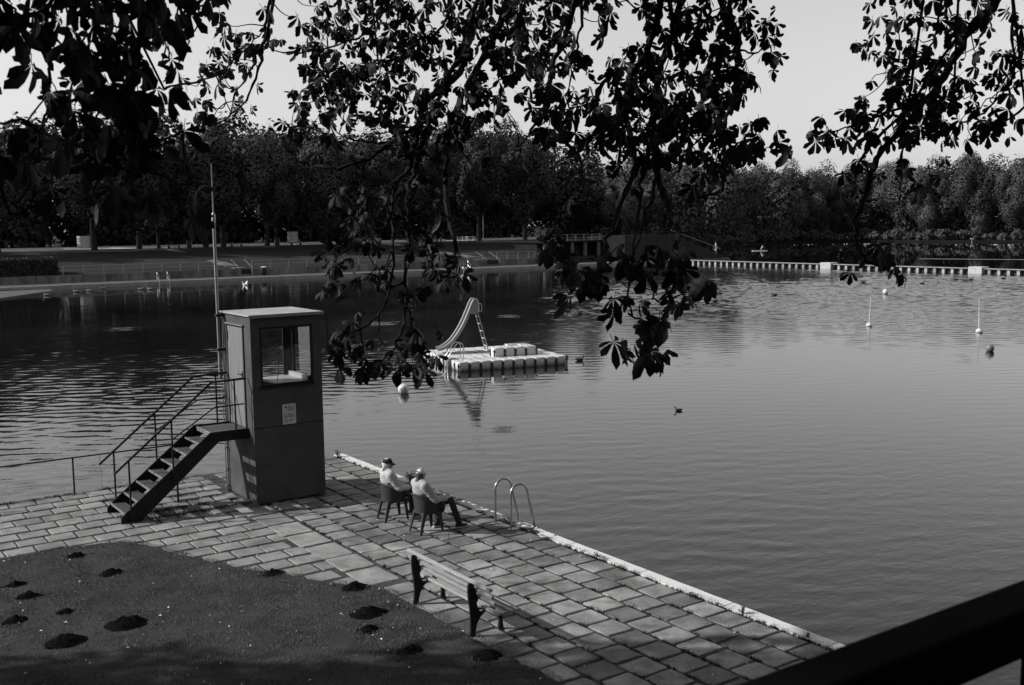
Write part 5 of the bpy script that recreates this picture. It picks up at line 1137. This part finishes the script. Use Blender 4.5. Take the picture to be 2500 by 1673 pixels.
# ------------------------------------------------------------------ horse chestnut overhanging the picture
BRANCHES = [
 (0.034,0.0135,[(1.635,5.197,7.188),(1.557,5.056,7.043),(1.441,4.942,6.851),(1.346,4.813,6.633),(1.251,4.684,6.392),(1.19,4.531,6.231)]),
 (0.008,0.0041,[(1.262,4.725,6.396),(1.238,4.559,6.11),(1.217,4.391,5.997)]),
 (0.0215,0.0092,[(4.429,10.537,8.5),(4.436,10.668,8.321),(4.444,10.797,8.121),(4.465,10.919,7.97),(4.455,11.061,7.687),(4.414,11.226,7.471),(4.343,11.411,7.289),(4.147,11.682,7.118)]),
 (0.0174,0.0067,[(4.386,10.725,7.935),(4.337,10.918,7.728),(4.27,11.122,7.494),(4.189,11.337,7.339)]),
 (0.0134,0.0062,[(5.7,10.165,8.451),(5.407,10.369,8.055),(5.197,10.515,7.944),(4.878,10.71,7.839),(4.346,10.12,7.709),(4.138,10.106,7.753)]),
 (0.0074,0.0045,[(1.888,5.386,7.235),(2.481,7.142,7.503),(2.5,7.286,7.352),(2.471,7.465,7.239),(2.457,7.633,7.137),(2.422,7.816,7.043)]),
 (0.0069,0.0033,[(1.223,4.63,6.999),(1.185,4.576,6.92),(1.124,4.536,6.834),(1.062,4.498,6.706)]),
 (0.0085,0.0039,[(0.895,4.736,6.433),(0.937,4.616,6.387),(1.001,4.48,6.346),(1.06,4.347,6.261),(1.109,4.222,6.217)]),
 (0.0081,0.0031,[(0.966,4.444,6.935),(0.938,4.422,6.716),(0.929,4.388,6.619),(0.906,4.363,6.506),(0.873,4.346,6.32),(0.841,4.327,6.225),(0.787,4.324,6.11)]),
 (0.0076,0.0032,[(1.157,4.554,6.627),(1.127,4.526,6.575),(0.985,4.576,6.473),(0.859,4.615,6.345),(0.776,4.624,6.263),(0.686,4.638,6.196)]),
 (0.0078,0.0034,[(1.124,4.699,7),(1.128,4.672,6.931),(1.173,4.616,6.778),(1.168,4.596,6.633),(1.143,4.588,6.482),(1.136,4.569,6.322)]),
 (0.0112,0.0066,[(3.025,9.771,7.25),(3.265,10.016,7.321),(3.551,10.229,7.408),(3.849,10.433,7.566),(4.144,10.64,7.8),(4.417,10.862,8.02)]),
 (0.0491,0.0183,[(6.502,9.607,8.607),(6.446,9.647,8.356),(6.269,9.769,7.953),(6.104,9.674,7.593),(5.687,9.68,7.26),(5.552,9.567,7.02),(5.419,9.476,6.812),(5.26,9.342,6.542),(5.081,9.332,6.4)]),
 (0.0446,0.0151,[(6.662,9.496,8.604),(6.587,9.548,8.269),(6.498,9.611,7.949),(6.231,9.57,7.573),(5.944,9.479,7.228),(5.765,9.358,6.946),(5.58,9.119,6.537),(5.51,9.034,6.393),(5.383,8.785,6.04),(5.341,8.593,5.815),(5.214,8.482,5.621),(5.097,8.398,5.465)]),
 (0.029,0.0108,[(6.413,9.669,8.608),(6.3,9.748,8.105),(6.101,9.771,7.711),(5.721,9.576,7.164),(5.485,9.434,6.816),(5.309,9.289,6.521),(5.22,9.236,6.398),(5.114,9.06,6.136),(4.963,8.855,5.821),(4.809,8.649,5.517),(4.716,8.464,5.286),(4.582,8.309,5.064),(4.5,8.32,4.889)]),
 (0.0185,0.0072,[(5.26,9.342,6.542),(5.137,9.332,6.44),(5.081,9.332,6.4),(4.968,9.162,6.138),(4.874,8.978,5.884),(4.78,8.795,5.639),(4.603,8.608,5.348),(4.447,8.529,5.179),(4.32,8.518,5.092),(4.139,8.578,5.037)]),
 (0.0148,0.0072,[(4.716,8.464,5.286),(4.709,8.366,5.192),(4.689,8.261,5.086),(4.645,8.219,4.828)]),
 (0.012,0.0058,[(4.992,9.203,6.198),(4.894,9.114,6.036),(4.718,9.11,5.91),(4.563,9.118,5.813),(4.401,9.131,5.717)]),
 (0.0113,0.0057,[(4.789,8.616,5.474),(4.662,8.666,5.44),(4.639,8.793,5.546),(4.644,8.878,5.631)]),
 (0.0156,0.0067,[(6.123,9.871,8.192),(6.043,9.927,8.092),(5.8,10.065,7.82),(5.569,10.141,7.719),(5.426,10.248,7.731),(5.308,10.372,7.785),(5.243,10.482,7.943)]),
 (0.0111,0.0065,[(5.426,10.248,7.731),(5.218,10.308,7.631),(5.021,10.365,7.536),(4.912,10.368,7.45)]),
 (0.0212,0.0072,[(5.486,9.586,6.99),(5.316,9.609,6.883),(5.068,9.624,6.711),(4.751,9.722,6.58),(4.588,9.828,6.574),(4.419,10.003,6.64),(3.778,8.818,6.66),(3.73,8.806,6.752)]),
 (0.0147,0.0063,[(5.45,9.535,6.903),(5.18,9.646,6.821),(4.985,9.801,6.845),(4.838,9.961,6.913)]),
 (0.0156,0.0064,[(6.594,9.544,8.521),(6.592,9.545,8.353),(6.614,9.529,8.151),(6.585,9.519,7.808),(6.491,9.416,7.601),(6.333,9.38,7.427),(6.03,9.419,7.227)]),
 (0.0129,0.0048,[(5.727,7.686,6.954),(5.486,7.554,6.796),(6.294,8.845,6.773),(6.226,8.732,6.595),(5.071,6.99,6.377),(5.006,6.728,6.239)]),
 (0.032,0.0096,[(6.514,8.138,8.326),(6.458,8.176,8.101),(6.396,8.22,7.799),(6.302,8.285,7.561),(5.98,7.948,7.199),(5.811,7.743,7.017),(5.722,7.513,6.858),(5.599,7.207,6.654),(5.572,7.034,6.558),(5.465,6.831,6.425),(5.249,6.497,6.208)]),
 (0.016,0.0057,[(6.529,8.127,8.251),(6.499,8.148,7.859),(6.475,8.165,7.615),(6.332,8.042,7.396),(6.031,7.782,7.123)]),
 (0.036,0.0105,[(7.214,7.651,8.316),(7.141,7.702,8.091),(7.068,7.753,7.816),(7.03,7.779,7.607),(6.796,7.719,7.389),(6.542,7.504,7.159),(6.296,7.237,6.916),(6.121,6.99,6.721),(5.873,6.671,6.478),(5.649,6.465,6.311),(5.165,6.072,6.006),(4.928,5.883,5.873),(4.62,5.598,5.7),(4.354,5.36,5.57),(4.269,5.335,5.546)]),
 (0.04,0.0109,[(7.373,7.541,8.313),(7.295,7.595,8.088),(7.222,7.646,7.775),(7.162,7.688,7.582),(6.894,7.505,7.299),(6.494,7.099,6.913),(6.219,6.799,6.656),(5.905,6.411,6.364),(5.684,6.088,6.154),(5.529,5.819,6),(5.276,5.519,5.822),(4.965,5.212,5.647),(4.652,4.931,5.5),(4.405,4.726,5.402),(4.282,4.696,5.284),(4.216,4.742,5.19)]),
 (0.0164,0.0049,[(6.432,7.042,6.859),(6.045,6.697,6.547),(5.712,6.391,6.296),(5.419,6.095,6.083),(5.091,5.77,5.87),(4.827,5.508,5.715),(4.437,5.103,5.51),(4.308,4.893,5.429),(4.308,4.808,5.407)]),
 (0.017,0.0072,[(6.028,6.555,6.472),(5.797,6.332,6.295),(5.477,6.054,6.083),(5.145,5.786,5.889),(4.95,5.622,5.783)]),
 (0.0078,0.004,[(4.704,4.979,5.523),(4.588,4.983,5.503),(4.64,5.085,5.542),(4.734,5.173,5.587)]),
 (0.0087,0.0043,[(4.865,5.827,5.837),(4.762,5.73,5.777),(4.648,5.748,5.758),(4.633,5.865,5.796)]),
 (0.016,0.0074,[(7.232,7.639,7.805),(7.232,7.639,7.691),(7.257,7.552,7.476),(7.029,7.265,7.21),(6.738,7.03,6.964)]),
 (0.03,0.0096,[(7.549,7.419,8.273),(7.598,7.385,8.084),(7.722,7.298,7.779),(7.746,7.282,7.573),(7.533,7.115,7.321),(7.282,6.92,7.108),(7.012,6.739,6.904),(6.7,6.465,6.649),(6.252,6.046,6.302),(6.077,5.945,6.205),(5.964,6.001,6.196)]),
 (0.0111,0.0052,[(7.067,6.778,6.946),(6.734,6.687,6.776),(6.498,6.605,6.652),(6.268,6.542,6.543)]),
 (0.012,0.006,[(7.729,7.293,7.626),(7.858,7.204,7.586),(7.986,7.115,7.661)]),
 (0.01,0.006,[(6.864,7.895,8.095),(6.944,7.839,8.011),(7.039,7.773,7.971)]),
 (0.0097,0.0059,[(7.086,7.356,7.287),(7.185,7.287,7.285),(7.354,7.324,7.375),(7.533,7.314,7.443)]),
 (0.0474,0.0129,[(10.616,6.261,8.45),(10.451,6.376,8.115),(10.253,6.514,7.836),(9.908,6.491,7.473),(9.712,6.479,7.289),(9.302,6.487,6.958),(8.962,6.511,6.711),(8.752,6.48,6.509),(8.468,6.383,6.183),(8.288,6.313,5.974),(8.17,6.232,5.804),(8.137,6.142,5.686),(8.17,6.023,5.588),(8.288,5.931,5.55)]),
 (0.0215,0.0077,[(10.486,6.351,8.208),(10.327,6.462,8.007),(9.981,6.586,7.657),(9.393,6.555,7.115),(8.921,6.589,6.77),(8.644,6.572,6.531),(8.474,6.478,6.293),(8.452,6.394,6.184),(8.565,6.305,6.17)]),
 (0.0145,0.0061,[(9.393,6.555,7.115),(8.968,6.719,6.963),(8.728,6.822,6.89),(8.572,6.899,6.855)]),
 (0.0142,0.0058,[(9.238,6.439,6.849),(9.125,6.416,6.729),(8.945,6.345,6.506),(8.833,6.26,6.323),(8.822,6.169,6.213)]),
 (0.0172,0.0082,[(10.624,6.256,8.206),(10.65,6.238,7.83),(10.429,6.093,7.42),(10.214,6.08,7.22),(9.943,6.109,7.029),(9.718,6.184,6.934)]),
 (0.0151,0.0064,[(10.069,6.641,8.377),(10.036,6.665,8.215),(9.983,6.701,7.841),(9.803,6.72,7.673),(9.549,6.826,7.586)]),
 (0.0125,0.0061,[(9.799,6.333,7.183),(9.527,6.345,6.971),(9.325,6.414,6.89)]),
 (0.0124,0.0061,[(10.315,5.903,7.088),(9.892,5.985,6.838),(9.709,6.041,6.757)]),
]
CLUMPS = [
 (0.83,4.42,6.75,0.16,0.2,8),
 (1.1,4.47,6.82,0.19,0.18,13),
 (1.34,4.67,6.79,0.15,0.25,12),
 (0.79,4.32,6.38,0.13,0.17,5),
 (1.07,4.37,6.52,0.18,0.16,14),
 (1.29,4.46,6.39,0.15,0.18,11),
 (1.11,4.47,6.26,0.15,0.12,4),
 (1.67,5.17,7.07,0.09,0.12,4),
 (1.68,5.16,6.75,0.08,0.14,4),
 (0.76,4.34,6.05,0.08,0.17,2),
 (1.28,4.47,6.06,0.12,0.16,3),
 (2.83,7.53,7.66,0.12,0.12,6),
 (1.05,4.39,6.11,0.06,0.08,1),
 (4.28,11.28,7.9,0.29,0.27,14),
 (4.26,11.6,7.5,0.32,0.32,14),
 (3.79,10.98,7.22,0.28,0.28,8),
 (4.49,10.81,8.02,0.09,0.13,3),
 (3.94,9.29,6.85,0.11,0.28,3),
 (4.98,10.66,8.27,0.22,0.38,19),
 (5.34,10.41,8.27,0.36,0.38,37),
 (5.86,10.06,8.24,0.38,0.4,39),
 (6.41,9.67,8.21,0.4,0.42,43),
 (5,10.54,7.73,0.27,0.22,21),
 (5.45,10.2,7.7,0.31,0.29,20),
 (5.96,9.87,7.71,0.4,0.31,36),
 (6.39,9.51,7.64,0.31,0.29,28),
 (4.81,10.29,7.27,0.27,0.3,36),
 (5.19,10,7.24,0.26,0.28,28),
 (5.56,9.71,7.19,0.3,0.28,28),
 (5.95,9.46,7.21,0.26,0.26,18),
 (6.2,9.28,7.2,0.19,0.21,12),
 (4.63,9.97,6.76,0.19,0.15,4),
 (5.5,9.35,6.73,0.35,0.21,20),
 (5.81,9.19,6.79,0.25,0.27,15),
 (6.21,8.35,8.11,0.38,0.24,33),
 (6.22,8.34,7.67,0.28,0.26,26),
 (5.77,7.89,7.08,0.21,0.3,15),
 (6.05,7.77,7.12,0.21,0.34,16),
 (5.66,7.42,6.79,0.22,0.14,10),
 (6.64,8.05,8.14,0.24,0.2,17),
 (6.64,8.05,7.78,0.12,0.1,4),
 (4.77,9.3,6.14,0.26,0.18,17),
 (4.54,9.12,5.79,0.25,0.21,22),
 (4.3,8.95,5.48,0.15,0.19,13),
 (4.59,8.77,5.5,0.15,0.13,9),
 (5.13,8.75,5.82,0.17,0.21,16),
 (5.14,8.47,5.56,0.21,0.17,14),
 (5.19,9.11,6.23,0.32,0.2,13),
 (4.13,8.58,4.96,0.16,0.18,12),
 (4.2,8.53,4.81,0.14,0.14,7),
 (4.37,8.41,4.75,0.14,0.13,9),
 (4.55,8.28,4.77,0.11,0.14,7),
 (4.75,8.15,4.84,0.13,0.22,9),
 (4.77,8.4,5.26,0.1,0.11,4),
 (7.18,7.67,8.05,0.28,0.28,25),
 (7.63,7.36,8.03,0.36,0.3,38),
 (7.15,7.69,7.52,0.24,0.28,25),
 (7.51,7.45,7.52,0.28,0.28,34),
 (7.86,7.2,7.62,0.24,0.24,17),
 (6.8,7.71,7.38,0.2,0.2,16),
 (6.43,7.31,7.01,0.2,0.24,16),
 (6.63,7.06,6.94,0.24,0.22,22),
 (7.14,6.93,7.06,0.26,0.19,19),
 (6.26,7.43,7.01,0.19,0.2,16),
 (5.95,7.19,6.76,0.2,0.2,17),
 (6.07,6.75,6.58,0.23,0.17,15),
 (6.61,6.8,6.79,0.22,0.16,16),
 (6.63,6.33,6.56,0.21,0.19,21),
 (6.85,6.22,6.57,0.17,0.14,9),
 (5.75,6.67,6.44,0.13,0.1,5),
 (6.24,6.49,6.51,0.12,0.1,8),
 (7.64,7.05,7.32,0.12,0.16,8),
 (4.54,5.94,5.8,0.16,0.1,6),
 (4.23,5.39,5.55,0.11,0.12,7),
 (4.45,5.43,5.61,0.12,0.13,6),
 (4.81,5.45,5.69,0.14,0.12,10),
 (4.39,5.12,5.51,0.12,0.09,3),
 (4.92,5.25,5.65,0.08,0.08,4),
 (4.69,4.91,5.5,0.09,0.12,5),
 (4.9,4.88,5.53,0.08,0.08,2),
 (4.2,4.76,5.38,0.12,0.1,4),
 (4.31,4.68,5.34,0.08,0.06,3),
 (4.14,4.8,5.16,0.1,0.1,4),
 (4.29,4.69,5.14,0.11,0.08,4),
 (5.34,6.15,6.08,0.09,0.14,3),
 (5.04,6.32,6.07,0.09,0.12,3),
 (5.96,5.99,6.19,0.1,0.13,3),
 (6.38,6.16,6.39,0.12,0.1,3),
 (9.64,6.94,8.22,0.32,0.26,14),
 (10.18,6.57,8.17,0.34,0.3,19),
 (9.51,7.03,7.88,0.24,0.24,9),
 (9.83,6.72,7.7,0.32,0.28,21),
 (10.44,6.35,7.75,0.43,0.3,19),
 (9.47,6.79,7.47,0.23,0.19,12),
 (9.59,6.49,7.21,0.27,0.23,17),
 (10.09,6.25,7.33,0.29,0.23,11),
 (9.21,6.64,7.06,0.23,0.16,13),
 (8.76,6.77,6.86,0.22,0.2,16),
 (9.08,6.51,6.81,0.24,0.16,14),
 (9.44,6.31,6.87,0.2,0.18,13),
 (9.91,5.99,6.86,0.41,0.22,20),
 (10.49,6.1,7.48,0.17,0.3,8),
 (8.55,6.83,6.75,0.12,0.1,6),
 (8.64,6.5,6.45,0.12,0.12,4),
 (8.96,6.21,6.36,0.14,0.16,7),
 (8.41,6.41,6.17,0.12,0.12,3),
 (8.76,6.22,6.23,0.16,0.17,4),
 (8.23,5.97,5.5,0.17,0.11,6),
 (8.35,5.98,5.66,0.17,0.09,3),
]
CROWN = [((-4,10,13.5),(5,5,3),2600),((-8,16.5,10.5),(4,4,2.6),2200),((-8,19.6,9.8),(4.6,2.6,1.4),2400),((-4,17.6,9.8),(3.6,2.2,1.4),1900),((-11.5,22.6,9.8),(3.2,2.2,1.2),1500),((-2.5,15.6,9.9),(2.6,2.0,1.2),1100),((-9.5,11,11),(4,4,2.6),1500),((-4,2,12),(4.5,4,2.5),1800),
 ((1.5,3.5,10.2),(3,3,1.3),900),((6,4.5,10.8),(3.5,3,1.3),1000),((10,3.5,10.9),(3.5,2.5,1.3),900),((0,0,12),(5,4,2),1500),
 ((3,8,12.6),(4,4,2.4),2400),((7,9.5,13.6),(4,4,2.4),2400),((9,6,12.8),(4,4,2.2),2200),((11,11,15),(4,4,2.4),2200)]  # overhead clumps added to keep sky light off the cabin front

ch = thing('chestnut_tree', 'horse chestnut with long drooping branches and hand shaped leaves hanging into the picture', 'tree', (-3.9, 10.0, 0))
base = Vector((-3.9, 10.0, 0))
tk = MB(); tk.tube([(0, 0, -.3), (0, 0, .4), (.1, 0, 3), (.2, -.2, 6), (.1, -.4, 9), (.3, -.2, 13)], [.62, .48, .42, .38, .30, .12], 14)
tk.build('trunk', 'bark', ch, True)
def spline(pts, k=4):
    P = [Vector(p) for p in pts]; out = []
    for i in range(len(P)-1):
        p0, p1, p2, p3 = P[max(i-1, 0)], P[i], P[i+1], P[min(i+2, len(P)-1)]
        for j in range(k):
            t = j/k; out.append(0.5*((2*p1)+(p2-p0)*t+(2*p0-5*p1+4*p2-p3)*t*t+(3*p1-p0-3*p2+p3)*t**3))
    out.append(P[-1]); return out
q = random.Random(9)
heads = []; NODES = []
for (r0, r1, pts) in BRANCHES:
    S_ = spline(pts, 4); n = len(S_)
    S_ = [p+Vector((q.gauss(0, .010), q.gauss(0, .010), q.gauss(0, .008))) for p in S_]
    rs = [max(.004, (r0+(r1-r0)*i/(n-1))*(1+.18*math.sin(i*2.1))) for i in range(n)]
    MB().tube([p-base for p in S_], rs, 7).build('branch', 'bark', ch, True)
    heads.append((S_[0], r0)); NODES.extend(S_)
# big limbs that carry them, out of the trunk and over the terrace
for (a, tops) in ((6.0, [(1.1, 4.9, 8.9), (.2, 5.2, 8.4), (1.5, 10.5, 10.2)]), (7.5, [(4.8, 9.6, 10.4), (7.4, 8.6, 10.3)]), (8.5, [(10.0, 6.4, 10.6), (12.6, 5.6, 10.4)]), (7, [(-1.0, 13.5, 10.0)]), (8, [(-8, 16.5, 11), (-8, 21, 9.8)]), (7, [(-9.5, 10, 11)]), (8, [(-4, 2, 12)])):
    for tp in tops:
        tp = Vector(tp); st_ = base+Vector((.15, -.2, a)); mid_ = st_.lerp(tp, .5)+Vector((0, 0, 1.3)); S_ = spline([st_, mid_, tp], 6)
        MB().tube([p-base for p in S_], [.20-.13*i/(len(S_)-1) for i in range(len(S_))], 8).build('limb', 'bark', ch, True)
LIMB_ENDS = [Vector(p) for p in ((1.1, 4.9, 8.9), (.2, 5.2, 8.4), (1.5, 10.5, 10.2), (4.8, 9.6, 10.4), (7.4, 8.6, 10.3), (10.0, 6.4, 10.6), (12.6, 5.6, 10.4))]
for p, r0 in heads:
    if p.z > 7.0:
        e = min(LIMB_ENDS, key=lambda t: (t-p).length); S_ = spline([e, e.lerp(p, .5)+Vector((0, 0, .35)), p], 4)
        MB().tube([s_-base for s_ in S_], [max(r0*1.3, .02)-(max(r0*1.3, .02)-r0)*i/(len(S_)-1) for i in range(len(S_))], 6).build('branch', 'bark', ch, True)

def leaf_arrays(seed):
    """one palmate leaf: stalk and five to seven drooping, obovate leaflets; returns verts, faces"""
    g = random.Random(seed); V = []; F = []
    n = g.choice((5, 5, 6, 6, 7)); sp_ = R(g.uniform(85, 125))
    V += [(-.07, -.003, .012), (-.07, .003, .012), (0, .003, 0), (0, -.003, 0)]; F.append((0, 1, 2, 3))
    for i in range(n):
        u_ = i/(n-1)*2-1; a = u_*sp_+g.uniform(-.1, .1); L_ = (.185-.07*abs(u_)**1.4)*g.uniform(.88, 1.1); dr = g.uniform(.35, 1.15); tw = g.uniform(-.5, .5); cup = g.uniform(.05, .35)
        ca, sa = math.cos(a), math.sin(a); o = len(V); cur = g.uniform(-.25, .25)
        def pt(t, w):
            r_ = L_*t*(1-.12*dr*t); x = r_*ca-(w+cur*L_*t*t)*sa; y = r_*sa+(w+cur*L_*t*t)*ca; z = -dr*L_*t*t*.75-abs(w)*cup+w*tw*t; return (x, y, z)
        V.append(pt(.02, 0)); hw = [(.30, .09), (.58, .19), (.80, .225)]
        for t, w in hw:
            w *= g.uniform(.85, 1.12); V += [pt(t, w*L_), pt(t, 0), pt(t, -w*L_)]
        V.append(pt(1.0, 0))
        F += [(o, o+2, o+1), (o, o+3, o+2), (o+1, o+2, o+5, o+4), (o+2, o+3, o+6, o+5), (o+4, o+5, o+8, o+7), (o+5, o+6, o+9, o+8), (o+7, o+8, o+10), (o+8, o+9, o+10)]
    return V, F
LEAVES = [leaf_arrays(i) for i in range(16)]
LMESH = [MB().add(V, F).mesh('leaf', 'chestnut_leaf') for V, F in LEAVES]
CAMP = Vector((0, 0, 6))
spots = []; twigs = MB()
for (x, y, z, rx, rz, n) in CLUMPS:
    c = Vector((x, y, z)); dist = (c-CAMP).length; side = Vector((math.cos(TH), -math.sin(TH), 0))
    for _ in range(round(n*(2.0 if dist < 6.2 else 1.3 if z > 6.4 else 1.0))):
        dp = q.uniform(-.55, .55); p = c+side*rx*.92*q.uniform(-1, 1)+Vector((0, 0, rz*.92*q.uniform(-1, 1)+.085))+Vector((math.sin(TH), math.cos(TH), 0))*dp
        az = q.uniform(0, 2*math.pi); pit = R(q.uniform(25, 85)); s_ = q.uniform(.50, .86)*(.88 if dist < 6.2 else 1)
        M_ = Matrix.Translation(p) @ Matrix.Rotation(az, 4, 'Z') @ Matrix.Rotation(pit, 4, 'Y') @ Matrix.Rotation(R(q.uniform(-35, 35)), 4, 'X') @ Matrix.Scale(s_, 4)
        spots.append((s_/dist, M_, q.randrange(len(LEAVES))))
        if q.random() < .30:          # a thin crooked twig from the nearest branch carries this leaf
            e = min(NODES, key=lambda t: (t-p).length_squared)
            if .08 < (e-p).length < 1.6:
                k1, k2 = e.lerp(p, .35)+Vector((q.gauss(0, .03), q.gauss(0, .03), q.gauss(-.03, .03))), e.lerp(p, .7)+Vector((q.gauss(0, .03), q.gauss(0, .03), q.gauss(-.04, .03)))
                twigs.tube([v-base for v in spline([e, k1, k2, p], 3)], [.0075-.0045*i/9 for i in range(10)], 5)
spots.sort(key=lambda t: -t[0])
for k, (_, M_, i) in enumerate(spots[:300]):
    o = bpy.data.objects.new('leaf', LMESH[i]); COL.objects.link(o); o.parent = ch; o.matrix_parent_inverse = Matrix.Translation(-base); o.matrix_basis = M_
twigs.build('twigs', 'bark', ch, kind='stuff')
rest = MB()
for (_, M_, i) in spots[300:]:
    V, F = LEAVES[i]; rest.add([M_ @ Vector(v)-base for v in V], F)
rest.build('leaf_mass', 'chestnut_leaf', ch, kind='stuff')
# the crown above and to the left, out of the picture: it shades the lawn's near end, its added overhead clumps block sky light
NQ = np.random.RandomState(21)
def crown_blob(c, r, n): 
    d = NQ.normal(0, 1, (n, 3)); d /= np.linalg.norm(d, axis=1, keepdims=True); return np.array(c)[None]+d*np.array(r)[None]*NQ.uniform(.3, 1.0, (n, 1))**.6, d
Ps = []; Ds = []
for c, r, n in CROWN:
    P, d = crown_blob(c, r, n); Ps.append(P); Ds.append(d)
P = np.concatenate(Ps)-np.array([[base.x, base.y, 0]])
link('crown', poly_mesh('crown', leaf_cloud(P, .17, np.concatenate(Ds), .8, 5), 4, 'chestnut_leaf'), ch, 'stuff')
